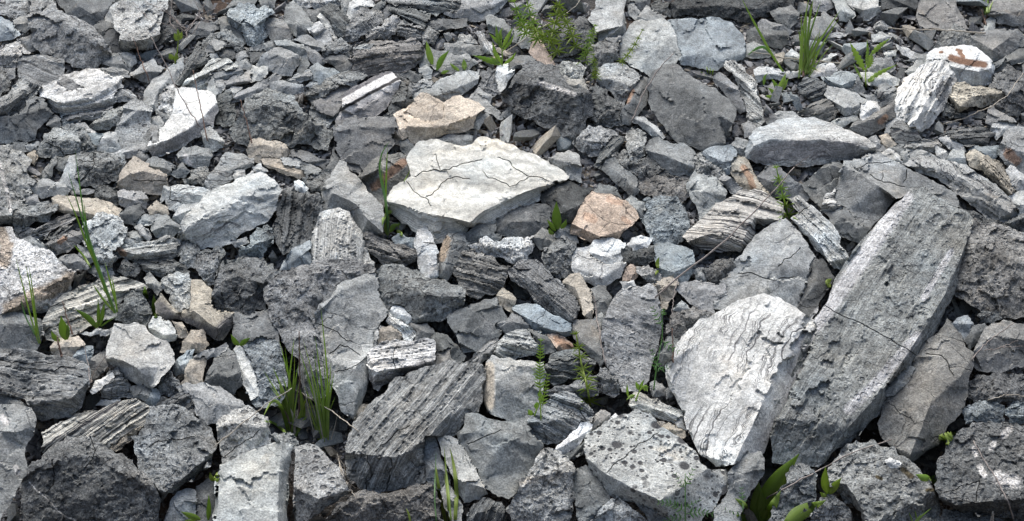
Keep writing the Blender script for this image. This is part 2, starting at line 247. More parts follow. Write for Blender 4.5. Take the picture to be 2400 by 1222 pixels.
# survey of the scree: kind, tone, surface | outline | broken edges and cracks | description
DATA = """
T 0 0
S l s|9,-4 28,-4 26,6 18,4 8,3||pale flat rock at the top left corner edge
R l p|-4,4 10,4 20,3 26,8 22,14 14,18 4,13 -4,10||pitted pale rock near the top left corner
R b s|-4,16 8,19 17,30 10,34 -4,36|-4,20,9-7,24,10-13,32,8|blue grey block at left edge under the pitted pale rock
R l s|13,19 18,16 26,16 27,23 22,28 15,25|13,21,9-20,21,10-27,19,9|small pale block pressed against the left flank of the big crumbly boulder
R m s|16,35 30,30 32,43 24,45 20,40|16,36,8-24,36,10-31,33,8|grey wedge below the small pale block left of the crumbly boulder
B d s|50,-4 102,-4 103,3 96,10 94,17 80,22 70,17 60,12 54,5|62,-3,8-70,6,10-80,12,9-94,8,8|dark boulder behind the big crumbly boulder at top left
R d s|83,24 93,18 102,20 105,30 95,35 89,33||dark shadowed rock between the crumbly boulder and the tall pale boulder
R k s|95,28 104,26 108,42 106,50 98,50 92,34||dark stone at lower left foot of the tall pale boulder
R m s|90,55 94,49 106,47 113,56 113,62 100,62||dark grey block in the hollow under the tall pale boulder
F l s|106,48 112,47 118,50 119,55 114,60||pale triangular flake in the hollow under the tall pale boulder
R d r|138,6 150,8 158,20 156,32 142,38 129,44 134,30||dark rock right behind the tall pale boulder
F l s|94,14 98,6 104,3 105,10 102,18 94,17||light flake leaning on the left shoulder of the tall pale boulder
B p r|101,17 102,10 105,4 110,-4 148,-4 146,8 142,15 140,25 140,33 134,38 129,43 112,44 106,42 106,34 104,27 101,21|106,33,9-116,36,10-130,34,10-140,30,8;116,8,9-120,20,10-126,34,9|tall pale boulder at the top behind the dry twig bush
B m r 22|26,-4 45,-2 52,10 58,13 66,15 75,20 82,24 90,34 97,46 96,49 83,61 64,58 56,53 50,50 40,48 31,41 29,36 30,30 26,24 28,10|33,26,8-36,18,9-52,17,10-66,25,10-84,38,9-97,47,6|large crumbly grey boulder near the top left corner
R m r|-4,57 3,58 7,63 9,69 7,78 -4,86||rough dark rock at left edge beside the smooth block
C m s|5,61 8,58 12,61 12,67 8,70||small upright stone between left edge rock and the smooth block
R p r|-4,45 13,38 17,38 21,44 25,47 18,53 17,56 5,58 -4,58|-4,49,10-8,49,10-20,48,9|cream tinted rock at left edge above the smooth grey block
K m s 9|18,53 24,49 40,50 54,53 55,60 53,71 38,75 27,73 18,67 17,58|18,54,9-36,53,10-54,56,9|smooth dark grey block left of the white topped layered slab
B d s 18|-4,98 10,92 28,85 38,87 44,97 47,102 36,110 30,122 15,128 -4,124|-4,104,8-20,100,10-40,96,9|large dark boulder at left edge below the pale layered rock
R l L40|-4,90 10,80 18,69 26,74 37,78 28,86 21,91 22,94 12,100 -4,103|-4,97,10-10,90,10-22,80,10|pale layered rock sloping over the dark boulder at left edge
C m s|42,110 48,102 54,105 55,111 48,113|42,110,8-49,107,10-54,105,9|angular grey stone right of the dark boulder at left edge
C b s|54,101 63,102 64,110 56,110||blue grey chip under the white topped layered slab
R l L5|58,103 72,98 94,95 92,102 80,105 64,105|60,104,9-76,101,10-93,98,9|thin layered rock lying under the front of the white topped slab
S w H12 17|54,68 66,64 82,62 98,64 106,67 104,74 106,76 104,88 92,94 78,97 60,100 50,98 44,93 43,88 36,83 37,79 46,73 53,71|37,82,9-44,87,10-50,90,10-62,89,10-78,86,10-90,80,10-98,76,10-104,73,9|white topped layered slab with broken front edge at upper left
F m s 3|53,72 58,69 63,71 71,77 60,78||small dark chip lying on the white topped layered slab
C l s|103,84 107,80 114,81 118,85 117,90 105,89|103,85,9-109,84,10-118,87,8|small rounded pale stone right of the white topped layered slab
R m s|92,61 100,60 110,63 111,67 98,66||thin grey stone behind the right end of the white topped slab
R l s|115,65 125,57 134,53 137,58 143,60 136,68 130,72 122,69|116,66,9-128,63,10-140,62,9|pinkish grey block below the dry twig bush
R d L50 10|153,71 165,52 174,38 178,40 184,53 180,56 172,60 160,75|156,72,9-168,57,10-178,42,9|dark layered slab tilted up right of the twig bush
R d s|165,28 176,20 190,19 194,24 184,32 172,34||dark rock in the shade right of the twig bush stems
R m s|193,17 201,16 208,25 216,37 212,39 205,30 195,28||grey rock tucked left of the blue white boulder at top
R d s|191,14 194,10 205,1 218,-4 224,0 221,5 205,9|192,12,8-206,5,10-222,2,9|dark thin slab at top edge left of the blue white boulder
R m s|226,-4 242,-4 240,6 230,4||grey slab at top edge above the blue white boulder
B b r|201,12 207,8 218,4 232,6 240,12 235,15 233,21 234,32 224,42 216,36 208,25 201,18|201,14,9-213,22,10-225,22,10-236,14,9;213,22,10-224,41,3|blue white angular boulder near the top left of centre
R d s|213,42 236,44 236,47 222,54 218,50|213,43,9-224,47,10-236,45,9|dark slab wedged under the tip of the blue white boulder
R m r|178,40 186,30 196,27 204,31 213,38 213,48 203,51 196,46 184,50||rough grey rock below left of the blue white boulder
F l s|182,43 188,35 200,38 190,45 183,49||pale flake lying on the rough grey rock left of the blue white boulder
C g s|194,48 199,44 204,44 206,51 198,52|195,49,8-199,47,10-205,46,9|small olive grey block above the pale layered plates
C l s|185,48 190,47 193,52 187,54||tiny pale cube left of the small olive grey block
C l s|206,57 213,50 221,57 218,61 209,61||pale pointed stone right of the pale layered plates
C m s|208,48 215,46 217,50 210,54||small grey chip above the pale pointed stone
R p L25|161,76 165,70 171,66 180,60 186,53 199,53 207,59 200,66 186,70 186,75 180,79 166,78|163,74,8-174,68,10-188,64,10-206,60,9|pale layered plates stacked right of the dark tilted slab
R m s|187,67 196,63 209,61 212,65 200,69 188,72|188,69,8-200,66,10-211,63,9|long grey plate lying on the pale layered plates
R l s|196,74 206,67 222,63 231,68 226,71 212,74 197,79|196,76,9-210,72,10-228,69,9|pale elongated block right below the pale layered plates
C l s|187,72 195,71 197,76 192,82 187,77||small light cube between pale plates and the bright white rock
C l s|198,82 204,77 212,78 206,87 203,90 199,87||light stone left of the long narrow grey slab
R l s|183,80 184,75 187,70 189,77 193,88 193,97 187,90||curved pale stone right of the bright white rock
R d r|192,86 198,81 204,90 206,98 206,107 198,109 191,107 192,97||upright dark stone right of the bright white rock
S m s 6|205,90 206,86 214,79 226,73 249,60 251,64 235,78 222,86 212,88|206,88,8-225,79,10-250,62,9|long narrow grey slab pointing up to the right above the crumbly grey boulder
B l s 9|127,92 128,80 135,70 148,60 160,52 161,60 152,76 141,84 140,95 134,97|135,92,8-140,78,10-155,62,9|smooth grey rock rising left of the bright white rock
F w r|141,84 152,76 156,80 155,90 152,99 146,97 140,95||white broken flake on the upper left of the bright white rock
C m s|138,97 150,102 148,107 141,106||dark chip below the white broken flake
C l s|133,105 140,103 143,108 140,113 133,112||small grey stone right of the pitted tall block
R l p|80,110 98,97 109,95 111,99 105,109 96,113 84,114|80,111,8-96,105,10-110,97,9|pitted pale stone under the white topped slab on its right
K l p 14|109,94 119,88 126,92 133,97 131,105 133,118 128,126 106,129 101,122 103,113 109,100|109,95,9-121,97,10-133,98,9|pitted upright grey block right of the white topped slab
F p s|69,110 75,109 87,119 82,121 76,118|70,110,9-86,120,9|narrow cream strip of rock left of the pitted upright block
B w s 15|154,79 160,78 170,79 182,81 188,86 191,97 186,112 177,119 160,129 136,137 129,130 139,116 152,100 153,92|131,130,9-148,123,10-165,114,10-178,103,10-189,90,9|bright white rock with grey lower face in the upper left
B m r 22|205,120 207,110 213,98 224,84 236,79 246,79 259,86 262,94 273,104 283,109 291,118 286,131 270,126 255,129 235,124 215,126|214,100,8-232,92,10-252,96,10-275,108,9|crumbly grey boulder right of the bright white rock
T 600 0
R p r|33,-4 76,-4 70,5 57,8 45,7 37,4|35,0,9-55,3,10-73,0,9|rough whitish rock on the top edge left of centre
R d s|41,8 59,8 57,14 50,21 44,14||dark wedge under the rough whitish rock at the top edge
K m s 12|28,5 33,3 40,8 44,13 50,21 46,30 37,32 31,28 26,20 27,10|30,5,9-34,14,10-36,22,10-37,31,5|upright angular grey rock right of the blue white boulder
K m s|9,20 15,17 24,19 28,25 34,37 26,38 16,38 10,28|10,22,8-20,24,10-28,27,8|dark grey block right of the blue white boulder at its foot
R m s|73,-4 85,-4 83,6 82,14 76,11||grey rock on the top edge above the rough layered block
R p s|84,3 90,1 100,1 104,6 93,8 88,17 82,17 82,10|83,6,9-92,5,10-103,5,9;84,8,9-84,16,3|pale step shaped block under the top edge
R d L-45|58,12 60,7 70,5 76,12 83,19 80,27 77,35 70,30 66,24|60,10,8-70,17,10-80,26,8|rough layered block below the top edge left of centre
F p s|55,16 58,13 64,20 70,32 69,36 65,30 60,23|57,15,9-68,33,8|thin pale plank leaning on the rough layered block
K l s|46,26 56,20 62,26 66,36 60,39 52,33|46,26,9-51,29,10-58,22,9|light grey block with dark front left of the thin pale plank
R m r 11|92,8 106,7 113,12 112,18 104,25 97,29 86,36 77,36 80,27 83,20 88,15|80,30,7-92,20,10-106,12,9|rough angular grey rock right of the rough layered block
C d s|104,6 107,3 113,-2 113,5 108,8||small dark stone on the top edge above the rough angular rock
C d s|112,9 117,5 120,11 113,18||dark chip between rough angular rock and the dark layered wedge
R l r|94,37 98,33 104,25 113,18 120,14 126,16 125,24 121,30 110,34 99,38|97,34,8-110,26,10-122,17,9|light grey jagged rock sloping down left of the dark hollow
K m L-10|126,23 130,17 140,20 148,22 151,28 145,35 136,37 126,31|126,24,9-138,26,10-150,26,8|squat layered block under the dark layered wedge
R d L-18|118,2 135,7 151,9 151,18 148,24 138,21 127,15 119,11|119,9,8-134,17,10-148,22,9|dark layered wedge below the top edge layered slab
B m s|172,-4 224,-4 216,4 208,12 200,17 190,18 176,15 163,11 170,4|166,8,8-185,8,10-212,3,9|grey boulder on the top edge left of the green weeds
S m L-6|112,-4 176,-4 174,7 160,10 150,10 135,6 118,2|118,0,9-140,4,10-174,3,10|long layered slab on the top edge right of the white rock
R d s|153,20 165,18 181,18 181,23 168,25 158,27||dark stone under the grey boulder at the top edge
C m r|147,30 152,24 160,30 156,38 148,38||small rough stone right of the squat layered block
C l r|180,32 188,32 193,38 184,42 179,39||small pale rough stone in the rubble left of the green weeds
R m s|169,39 180,38 195,41 196,47 180,48 170,46|169,41,9-182,42,10-196,43,9|flat grey stone in the rubble above the dandelion like leaves
R p L-60|193,30 199,29 203,36 208,41 208,48 200,46 197,38|195,30,9-204,45,9|cream layered splinter left of the thistle like weed
R m s|203,16 208,14 218,18 222,25 231,30 228,36 218,34 206,28|204,20,9-214,24,10-229,32,8|grey slab behind the thistle like weed
C l s|229,35 236,26 240,26 244,32 240,41||small light stone left of the pinkish pointed slab
S m s|154,42 170,47 185,48 193,55 182,63 165,63 156,57||flat grey rock behind the small broad leaves
C l s|143,50 148,46 153,50 152,57 145,59|143,52,8-149,51,10-153,53,8|pale stone right of the big brown layered boulder
C l s|144,61 150,58 154,62 153,68 148,68||pale stone at the foot of the small broad leaves
R d s|127,64 133,61 144,66 142,71 136,71||dark chip below the right end of the brown layered boulder
R d L-35|121,66 127,66 140,75 134,80 126,72||dark layered splinter right of the black and white striped rock
B g L8 17|84,42 95,40 108,37 118,37 130,37 138,35 143,40 146,45 142,54 134,60 123,64 112,66 98,67 90,65 83,57 83,48|85,45,8-100,46,10-120,48,10-144,44,8|big brown grey layered boulder in the upper centre left
C p L20 3|85,42 92,40 102,39 98,43 88,43||small cream plate lying on top of the brown layered boulder
R m s|34,36 42,32 52,36 58,39 57,44 50,46 48,43 43,42 39,37|37,36,9-47,40,10-57,42,9|grey split stone between the two upright dark slabs
K m s|43,42 52,45 60,52 58,57 52,57 44,50|43,44,8-52,47,10-59,54,8|dark grey block below the grey split stone
R m r|60,44 66,38 78,38 83,42 83,49 76,50 62,50|61,46,8-70,44,10-82,43,8|rough stone left of the brown layered boulder
K d s|60,54 66,50 76,49 83,56 81,63 74,65 69,58|60,54,8-72,53,10-82,57,8;72,53,10-74,64,2|dark angular block at left foot of the brown layered boulder
R m s|-3,42 12,37 15,41 8,46 -3,47||dark grey rock above the rounded tan grey rock
C d s|-3,47 11,46 8,51 -3,56||dark chip left above the rounded tan grey rock
S m s|17,37 30,37 41,40 44,48 46,56 40,65 35,65 37,50 29,45 19,41|18,39,9-31,40,10-42,44,9|curved dark slab behind the rounded tan grey rock
R l s 14|2,57 8,48 17,43 27,45 37,50 36,57 30,66 18,64 6,61|5,54,7-18,48,9-27,52,10-36,51,8;27,52,10-29,65,2|rounded tan grey rock right of the long narrow slab
C p s|-2,59 9,60 9,65 4,70 -2,71||small cream stone left of the long narrow grey slab tip
R l L20|27,71 35,66 46,62 49,66 49,70 36,75|28,71,9-40,67,10-49,67,9|layered plank left of the bluish white rock
R m s|13,74 24,72 38,75 39,80 30,83 16,79|14,75,9-26,76,10-39,77,9|flat grey stone lying on the crumbly grey boulder
R b s|49,60 55,56 60,60 68,61 72,64 66,70 58,74 51,72||bluish white rounded rock above the tan grey plate
C l s|45,76 48,73 53,74 51,79||tiny pale stone under the bluish white rounded rock
B m r 14|43,82 52,75 62,70 72,66 85,64 97,68 88,74 84,80 78,85 77,92 70,104 64,111 55,108 48,100 50,92 47,87|44,84,8-60,80,10-80,72,10-96,69,8|layered grey boulder left of the black and white striped rock
S g s 4|52,89 62,85 74,76 82,79 78,84 77,91 68,101 58,98 53,94|53,92,9-66,89,10-80,80,9|tan grey plate lying against the striped rock on its left
R d r|122,72 128,73 134,78 139,90 130,97 124,106 112,102 118,90||dark rough rock at the right flank of the striped rock
B d s 18|69,112 80,105 92,102 104,104 122,104 126,113 124,122 105,148 97,156 75,142 70,128|70,116,8-90,112,10-124,112,9|dark grey boulder directly below the black and white striped rock
B z z27 13|78,83 86,77 100,70 110,65 118,64 121,68 126,72 124,79 118,88 110,98 100,103 92,104 88,101 80,104 74,109 70,113 71,105 76,97 77,90|78,96,9-85,89,10-98,81,10-112,75,10-126,72,9|black and white striped rock with bands along its top edge
R l r|135,80 146,71 153,72 157,76 142,84||rough pale stone above the tan rock on its left
S l s 8|138,86 142,82 155,76 162,70 185,63 194,65 192,74 184,80 172,88 160,90 150,86|142,87,9-160,84,10-180,76,10-193,68,9|light grey slab sloping up behind the tan rock
R m r|197,65 211,64 214,72 215,80 206,85 196,78||rough grey rock left of the cream upright stone
C w s|213,60 220,57 226,57 226,65 219,76 215,79 211,68|213,62,9-219,66,10-226,62,9|cream upright stone left of the broad dark boulder
F l s|187,87 196,78 206,85 204,90 192,90||thin grey plate behind the right corner of the tan rock
R l s 4|191,88 196,83 206,92 219,102 212,104 200,97|193,86,9-216,102,9|thin sharp edged pale plank right of the tan rock
C m s|216,101 222,95 227,101 223,104||dark chip left of the broad dark boulder under its edge
R l s|190,112 192,102 196,98 204,102 200,107 196,113||light stone below the right end of the tan rock
B f s 14|123,101 137,93 150,88 165,91 178,85 190,90 199,96 193,100 190,107 189,112 180,116 160,120 150,123 135,127 125,126 123,119 127,110|124,117,8-133,111,10-150,112,10-172,110,10-190,103,9|large tan rock with flat broken top above the big cream slab
S f s 4|134,98 145,83 150,83 162,90 164,102 156,107 140,102||tan flat piece lying on the left part of the large tan rock
T 1200 0
C m s|0,36 2,27 7,28 6,37||small grey stone at left of the pointed pinkish slab row
C l s|6,38 10,26 16,28 17,41 9,41||light rounded stone left of the pinkish pointed slab
R m s|0,51 10,50 20,51 21,56 10,59 0,61||grey flat stone under the pinkish pointed slab
B d r|28,22 45,17 62,16 69,20 73,30 70,38 55,47 42,50 32,42 27,32||dark brown boulder half hidden behind the green weeds
R o s 8|16,46 19,33 23,31 28,40 36,54 39,60 33,59 24,54 20,51|22,31,9-25,42,10-32,58,7|pinkish pointed slab standing in front of the green weeds
R d s|100,-4 121,-4 119,6 110,8 102,5||dark stone on the top edge right of the tall flat topped block
C l s|103,6 107,3 113,12 110,18 104,13||pale upright chip right of the tall flat topped block
R m s|111,17 119,6 134,14 130,18 112,19|112,16,8-120,8,10-125,18,5|grey pyramid shaped stone above the pale broken slab
R d r|124,4 130,1 146,4 145,10 138,14 126,9||dark rough stone left of the overhanging rough rock
B k r|145,3 160,-4 246,-4 242,6 230,9 220,15 206,19 195,16 180,15 165,13 148,15 145,8|148,8,8-180,5,10-215,8,10-240,2,8|overhanging rough dark rock on the top edge right of centre
R m r|67,50 70,41 80,36 98,33 97,44 95,53 86,58 72,61 68,57||cracked grey slab left of the pale broken slab
F l s|83,33 92,30 97,33 90,37||pale thin chip under the front of the tall flat topped block
K l s 12|68,17 74,8 77,-4 99,-4 99,27 98,29 77,35 75,29|74,28,9-97,23,10;96,-4,10-97,23,10|tall flat topped block on the top edge right of the weeds
S b s 7|139,19 150,18 175,16 192,21 201,31 205,42 203,50 195,54 188,56 180,61 165,59 150,56 146,47 141,30|141,22,9-160,30,10-185,36,10-204,46,8;149,50,9-165,48,10-187,52,8|broad blue grey flat slab in the upper right
S l s 8|95,46 98,33 108,20 125,19 131,17 138,21 143,32 148,49 143,55 135,56 128,62 122,67 112,60 100,53|100,42,9-118,40,10-140,34,10;112,59,7-122,48,10-125,20,9|pale broken slab left of the broad blue grey flat slab
R d r|69,88 74,74 84,78 92,88 100,95 102,102 96,109 86,111 76,108 69,104||dark crumbly rock right of the broad dark boulder
B l p 14|75,69 77,61 85,57 97,57 106,62 116,69 114,76 108,78 103,84 98,93 92,88 84,78 76,74|76,70,8-90,70,10-104,76,9-114,70,8|pale tan boulder with pitted top in the upper centre right
R d s 10|97,97 106,80 113,70 118,71 118,82 117,92 110,103 103,108 97,107|100,102,7-108,84,10-116,72,9|dark pointed shard with rusty spot left of the large dark boulder
R p r|38,60 46,55 56,56 63,60 60,68 52,70 42,65||whitish broken stone on the right shoulder of the broad dark boulder
S l s|41,65 52,70 62,70 66,81 55,79 47,74||light flat stone under the whitish broken stone
B d r 26|-8,86 -5,80 0,75 5,66 10,57 20,55 35,58 42,65 48,74 60,78 68,82 71,92 70,101 60,115 53,122 40,119 25,110 12,104 0,98|0,82,8-22,72,10-40,77,10-56,84,10-70,84,8;56,84,9-55,118,3|broad dark boulder with pale band in the upper centre
R l s|107,108 110,104 118,105 127,112 133,120 128,124 118,115|109,106,9-120,110,10-132,121,8|pale rounded rod shaped stone left below the large dark boulder
K m s|178,72 179,68 183,65 190,70 202,78 207,95 200,99 192,90 187,82|179,69,8-190,76,10-201,80,9;201,80,10-204,97,4|dark block with pale top edge right of the large dark boulder
R p L-45|187,60 189,56 197,56 206,66 215,75 214,82 218,92 221,105 214,112 208,108 206,97 201,80|188,59,9-204,72,10-213,81,9-218,108,5|long pale layered plank standing right of the large dark boulder
B d s 22|120,77 125,64 132,60 142,57 152,64 160,70 168,74 178,78 190,88 196,96 193,108 187,122 184,135 165,131 146,125 130,106 121,90|122,80,7-140,74,10-165,86,10-180,100,9-186,124,6|large dark boulder in the upper right of centre
C l s|203,110 208,108 214,113 212,120 205,120||pale egg shaped stone right of the large dark boulder
T 1760 0
R m s|54,-4 70,-4 71,6 65,10 56,9||grey stone on the top edge behind the tall grass tuft
R d s|18,11 25,8 35,6 41,12 40,19 33,25 25,22|19,12,8-30,12,10-40,14,8|dark stone left of the tall grass tuft near the top
R m s|9,21 12,18 26,22 35,27 31,30 18,27 9,26||dark block behind another left of the tall grass tuft
K d s|-1,28 5,25 17,27 31,29 30,38 25,42 10,39 -1,36|0,28,8-15,31,10-31,31,9|dark brick shaped block left of the tall grass tuft
R m s|-2,40 4,38 14,42 20,48 10,50 -2,49||grey stone under the dark brick shaped block
K l s 9|70,-4 82,-4 86,6 91,13 84,18 78,17 76,9|72,0,9-84,10,10-91,13,8;77,10,9-84,11,10|pale split block on the top edge right of the tall grass tuft
R p s|86,1 95,-4 114,-4 114,8 109,13 99,17 96,12 88,5|88,4,9-99,9,10-114,5,9|pale block with shaded front on the top edge at upper right
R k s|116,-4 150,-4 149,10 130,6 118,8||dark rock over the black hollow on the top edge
S g s 6|147,14 148,8 150,-4 177,-4 182,10 189,24 180,28 165,24 150,22|178,0,10-180,12,10-186,26,9|brownish flat slab leaning at the top edge right side
B g s|209,10 214,1 228,-2 244,2 244,16 237,22 230,22 216,19 211,15|210,12,8-225,12,10-243,8,8|brownish boulder in the top right corner
C l s|206,24 210,17 214,19 213,26 207,30||light pebble under the small grass tuft in the top right corner
B m r|162,42 168,30 178,22 187,27 196,35 195,41 185,44 170,44||crumbly dark boulder behind the white rock with brown stain
K m s 13|194,35 200,30 216,27 233,27 237,31 240,38 236,42 224,50 213,53 203,46 195,41|195,35,9-212,44,10-226,34,10-234,27,9;212,44,10-213,53,1|cube like grey block right above the white rock with brown stain
S d s 7|211,58 222,52 234,44 244,42 244,53 226,58 214,66 211,64|211,60,8-228,53,10-243,47,9|dark plank shaped slab at right edge above the dark boulder
B d r|207,80 214,66 226,58 236,64 244,70 244,92 234,101 224,100 214,95||dark rough boulder at right edge behind the tan wedge block
R m s|208,108 209,100 212,94 218,98 230,104 239,113 230,117 216,114|210,100,9-222,106,10-238,114,7|grey slanted rock under the bent pale stem at right
R d r|168,90 183,97 184,102 170,101||dark rubble rock below the tan wedge block
C l r|109,24 116,19 122,24 115,29||small pale stone at the left end of the dry straw
C l s|108,31 114,29 122,32 118,37 109,36||small flat stone below the left end of the dry straw
F p s|129,40 138,43 146,48 140,51 134,48||cream pointed chip left of the white rock with brown stain
C p s|118,47 127,45 126,49 120,51||small cream chip in the gravel right of the jagged leaf weed
C p s|30,50 36,44 44,50 43,54 31,53|31,50,9-37,49,10-43,52,8|cream chip at the left foot of the tall grass tuft
C p s|64,53 70,48 74,49 69,55||small cream chip on the brown soil patch
C l s|69,31 76,29 84,30 78,33 70,33||small flat pale stone above the brown soil patch
R m s|103,58 110,52 122,52 125,60 116,65 105,62||grey flat stone right behind the jagged leaf weed
R m s|139,53 146,48 156,50 151,55||grey chip touching the white rock with brown stain on its left
R m s|137,63 146,54 156,56 152,62 143,67||grey block at the left of the white rock with brown stain
B w s 16|155,58 157,49 163,44 178,42 197,43 203,48 209,53 212,60 210,71 202,74 190,74 178,71 168,62|157,54,9-170,55,10-178,59,10-200,63,10-211,60,9|white rock with brown stain on its flat top
R d L20|42,77 48,69 58,70 68,77 67,84 55,88 46,84|43,76,8-54,76,10-67,79,8|dark layered stone below the tall grass tuft
S m s|82,80 90,66 97,66 99,80 92,82||grey slab leaning left of the jagged leaf weed stem
R b s|64,68 70,65 82,64 91,67 88,76 80,78 68,74|64,69,9-80,75,10-90,69,9|smooth pale blue grey stone left of the jagged leaf weed
S p s|5,62 14,60 28,64 28,70 15,69 7,72|6,66,9-16,65,10-28,67,9|pale plate left of the tall grass tuft base
F l s|29,65 45,61 47,66 35,68||thin grey plate at the base of the tall grass tuft
S p s|49,64 60,58 70,57 73,62 68,66 55,67||cream plate right of the tall grass tuft base
R w s|100,65 118,65 127,70 126,74 112,75 101,71|101,70,9-114,70,10-127,71,9|white topped flat stone right of the jagged leaf weed
R m L30|109,90 113,76 118,74 128,79 129,85 124,89 115,93||layered dark stone left above the upright grey white boulder
C m s|97,83 108,84 111,89 104,90||small grey chip beside the jagged leaf weed root
R g L20|43,99 56,91 68,88 76,95 72,103 62,107 52,102|45,98,8-60,95,10-75,95,8|brown layered stone above the white wavy layered boulder
K l s 11|66,84 69,77 82,79 93,83 103,90 99,98 90,103 82,101 74,92|67,83,8-82,95,10-100,92,9;82,95,10-82,101,3|pale angular block left of the small white stone at right
R l s|16,105 25,99 35,99 42,104 30,108 17,112|17,105,9-28,104,10-41,104,9|pale block behind the white wavy layered boulder
C p s|71,109 82,104 90,103 92,107 80,111||flat cream pebble left of the brownish wedge rock
R g s 13|86,114 97,103 110,98 126,88 128,102 120,110 110,115 100,119 90,117|87,113,8-111,103,10-126,91,9;111,103,10-112,114,3|brownish wedge rock with rusty corner left of the upright grey white boulder
C w s|97,103 98,93 103,90 110,91 113,97 106,101 99,106||small white stone resting on the brownish wedge rock
K t p 14|174,85 180,75 188,73 203,77 219,81 222,86 215,90 203,94 184,98 180,92|175,84,8-184,94,10-194,85,10-220,83,8|tan wedge block with pitted face below the white stained rock
R l s|117,119 120,109 129,104 134,110 130,122||light grey rock below the foot of the upright grey white boulder
B w L60 20|128,104 127,92 130,78 140,67 156,56 166,54 172,55 176,63 180,72 174,84 168,97 160,107 150,115 143,114 138,107|168,55,9-160,75,10-150,95,10-141,109,8|upright grey white boulder with vertical cracks at upper right
C p s|212,114 214,110 224,108 233,110 226,118 217,122|213,113,9-222,113,10-232,110,8|pale angular pebble near right edge under the bent pale stem
R m s|125,114 128,108 134,107 145,115 150,123 140,128 124,124|126,113,8-135,113,10-149,123,6|pale grey rounded rock below the upright grey white boulder
R d L5|170,119 180,114 200,112 211,118 205,126 172,127||dark layered slab in rubble below the tan wedge block
T 1200 300
R l s|33,29 40,23 50,21 58,25 60,35 60,47 50,44 42,37|35,28,8-46,30,10-59,34,8|light rounded rock at the right tip of the big cream slab
T 0 300
C m s|8,16 16,13 24,15 24,19 14,20||oval grey stone under the large dark boulder at left edge
C m s|24,16 33,13 36,20 28,22||dark small stone right of the oval grey stone at left
C t s|25,24 30,21 33,23 30,31 27,29||small tan stone right of the left edge boulder with white vein
R m r|54,0 67,-2 80,6 85,15 84,22 67,23 68,14 62,5||crumbly grey stone behind the pale angular cracked stone at left
R l r 11|34,22 36,16 40,6 48,1 54,2 71,13 68,21 55,24 45,25 36,24|40,7,8-50,10,10-70,14,9;c:41,13-52,17-56,24|pale angular cracked stone below the dark boulder at left edge
B l r 18|-4,17 8,17 20,24 27,30 31,48 27,57 23,62 22,71 13,75 12,82 -4,85|-4,78,9-5,77,10-13,75,9;-3,30,10-3,50,10-10,73,9|rounded grey boulder with white vein at left edge
C b s|79,6 92,7 88,15 82,13||blue grey slab piece left of the pitted upright block base
K l s 9|84,21 92,6 101,5 105,18 105,21 95,23|90,12,9-98,8,9|smooth grey block under the pitted upright block on its left
C m s|133,-1 138,0 138,10 134,11||thin upright chip between pitted block and bright white rock
R l p|178,4 182,0 190,4 196,12 195,16 187,20 180,15|180,8,9-188,10,10-195,14,7|speckled grey stone right of the bright white rock foot
R l s 5|97,25 108,19 122,15 126,17 126,21 115,25 105,26|99,25,8-112,21,10-126,19,9|light flat slab under the pitted upright block
K m s|50,26 62,25 60,33 56,37 50,35||small grey cube near the tall grass stalks at left
K l s|53,48 58,35 61,27 66,26 69,30 70,46 68,54 60,53|61,28,9-62,40,10-60,51,6|upright stone with pale left face behind the tall grass stalks
R m s|33,49 40,35 48,26 49,31 45,42 39,48||grey blade shaped stone right of the left edge boulder
R m r 13|69,24 73,22 82,22 96,23 108,25 108,33 105,44 95,48 85,52 72,50 69,38|70,32,8-84,35,10-94,30,10-108,32,7;c:82,23-83,32-77,40;c:70,28-80,30|cracked blocky grey rock left of the tan wedge shaped rock
F l s|64,55 76,54 84,55 76,58 66,58||thin pale flake under the cracked blocky grey rock
R l s|30,52 36,47 42,46 52,49 59,54 57,58 45,59 38,61 32,58|31,53,8-42,51,10-58,54,8|pale rounded stone left of the tall grass stalks
C l s|23,66 24,61 32,60 34,66 27,69||small pale lump below the pale rounded stone at left
R d r|85,60 88,52 95,52 105,59 106,65 98,67 88,65||rough dark stone above the oval tan grey slab
S t s 8|49,63 54,60 65,61 80,63 95,66 104,72 106,78 102,82 80,80 66,76 54,73 50,68|50,66,8-66,73,10-85,77,10-105,79,8|oval tan grey slab crossed by the tall grass stalks
R l s|105,57 112,53 127,57 129,63 127,70 115,72 106,66|106,60,9-118,64,10-128,63,8|pale blocky stone right above the purple grey stone
R d s|106,76 114,70 122,68 126,75 126,81 119,85 110,83|106,77,8-116,76,10-122,69,9;116,76,10-118,85,3|purple grey angular stone right of the oval tan grey slab
R d s|119,27 123,21 131,27 130,33 124,32||dark stone behind the peak of the tan wedge shaped rock
R m s|130,31 137,26 146,30 155,34 151,40 146,41 136,37|131,33,8-143,35,10-151,38,7|blue grey wedge right of the tan wedge shaped rock
B t s 15|104,52 107,40 112,33 118,26 125,30 131,32 130,35 138,37 145,41 146,54 143,58 130,57 114,54|105,48,8-113,41,10-125,38,10-145,43,9;c:118,46-130,46-144,47|tan wedge shaped rock with brown front in the left centre
C m s|151,40 160,31 166,38 161,43||small grey slab chip below the rounded stone with white patch
R m s 10|157,24 162,18 172,17 182,19 185,24 182,33 176,37 170,34 160,29|158,25,8-168,24,10-184,24,8|rounded grey stone with white patch below the bright white rock
R d s|246,27 253,20 270,22 288,28 288,37 270,33 250,29||dark flat rock under the lower edge of the crumbly grey boulder
R t s 10|219,20 222,12 229,10 245,13 253,20 250,28 238,30 224,29 220,23|220,18,8-232,15,10-252,20,9|tan topped dark stone under the crumbly grey boulder
R m r|162,45 172,37 180,35 184,42 181,51 170,49||rough grey stone left of the smooth grey leaning slab
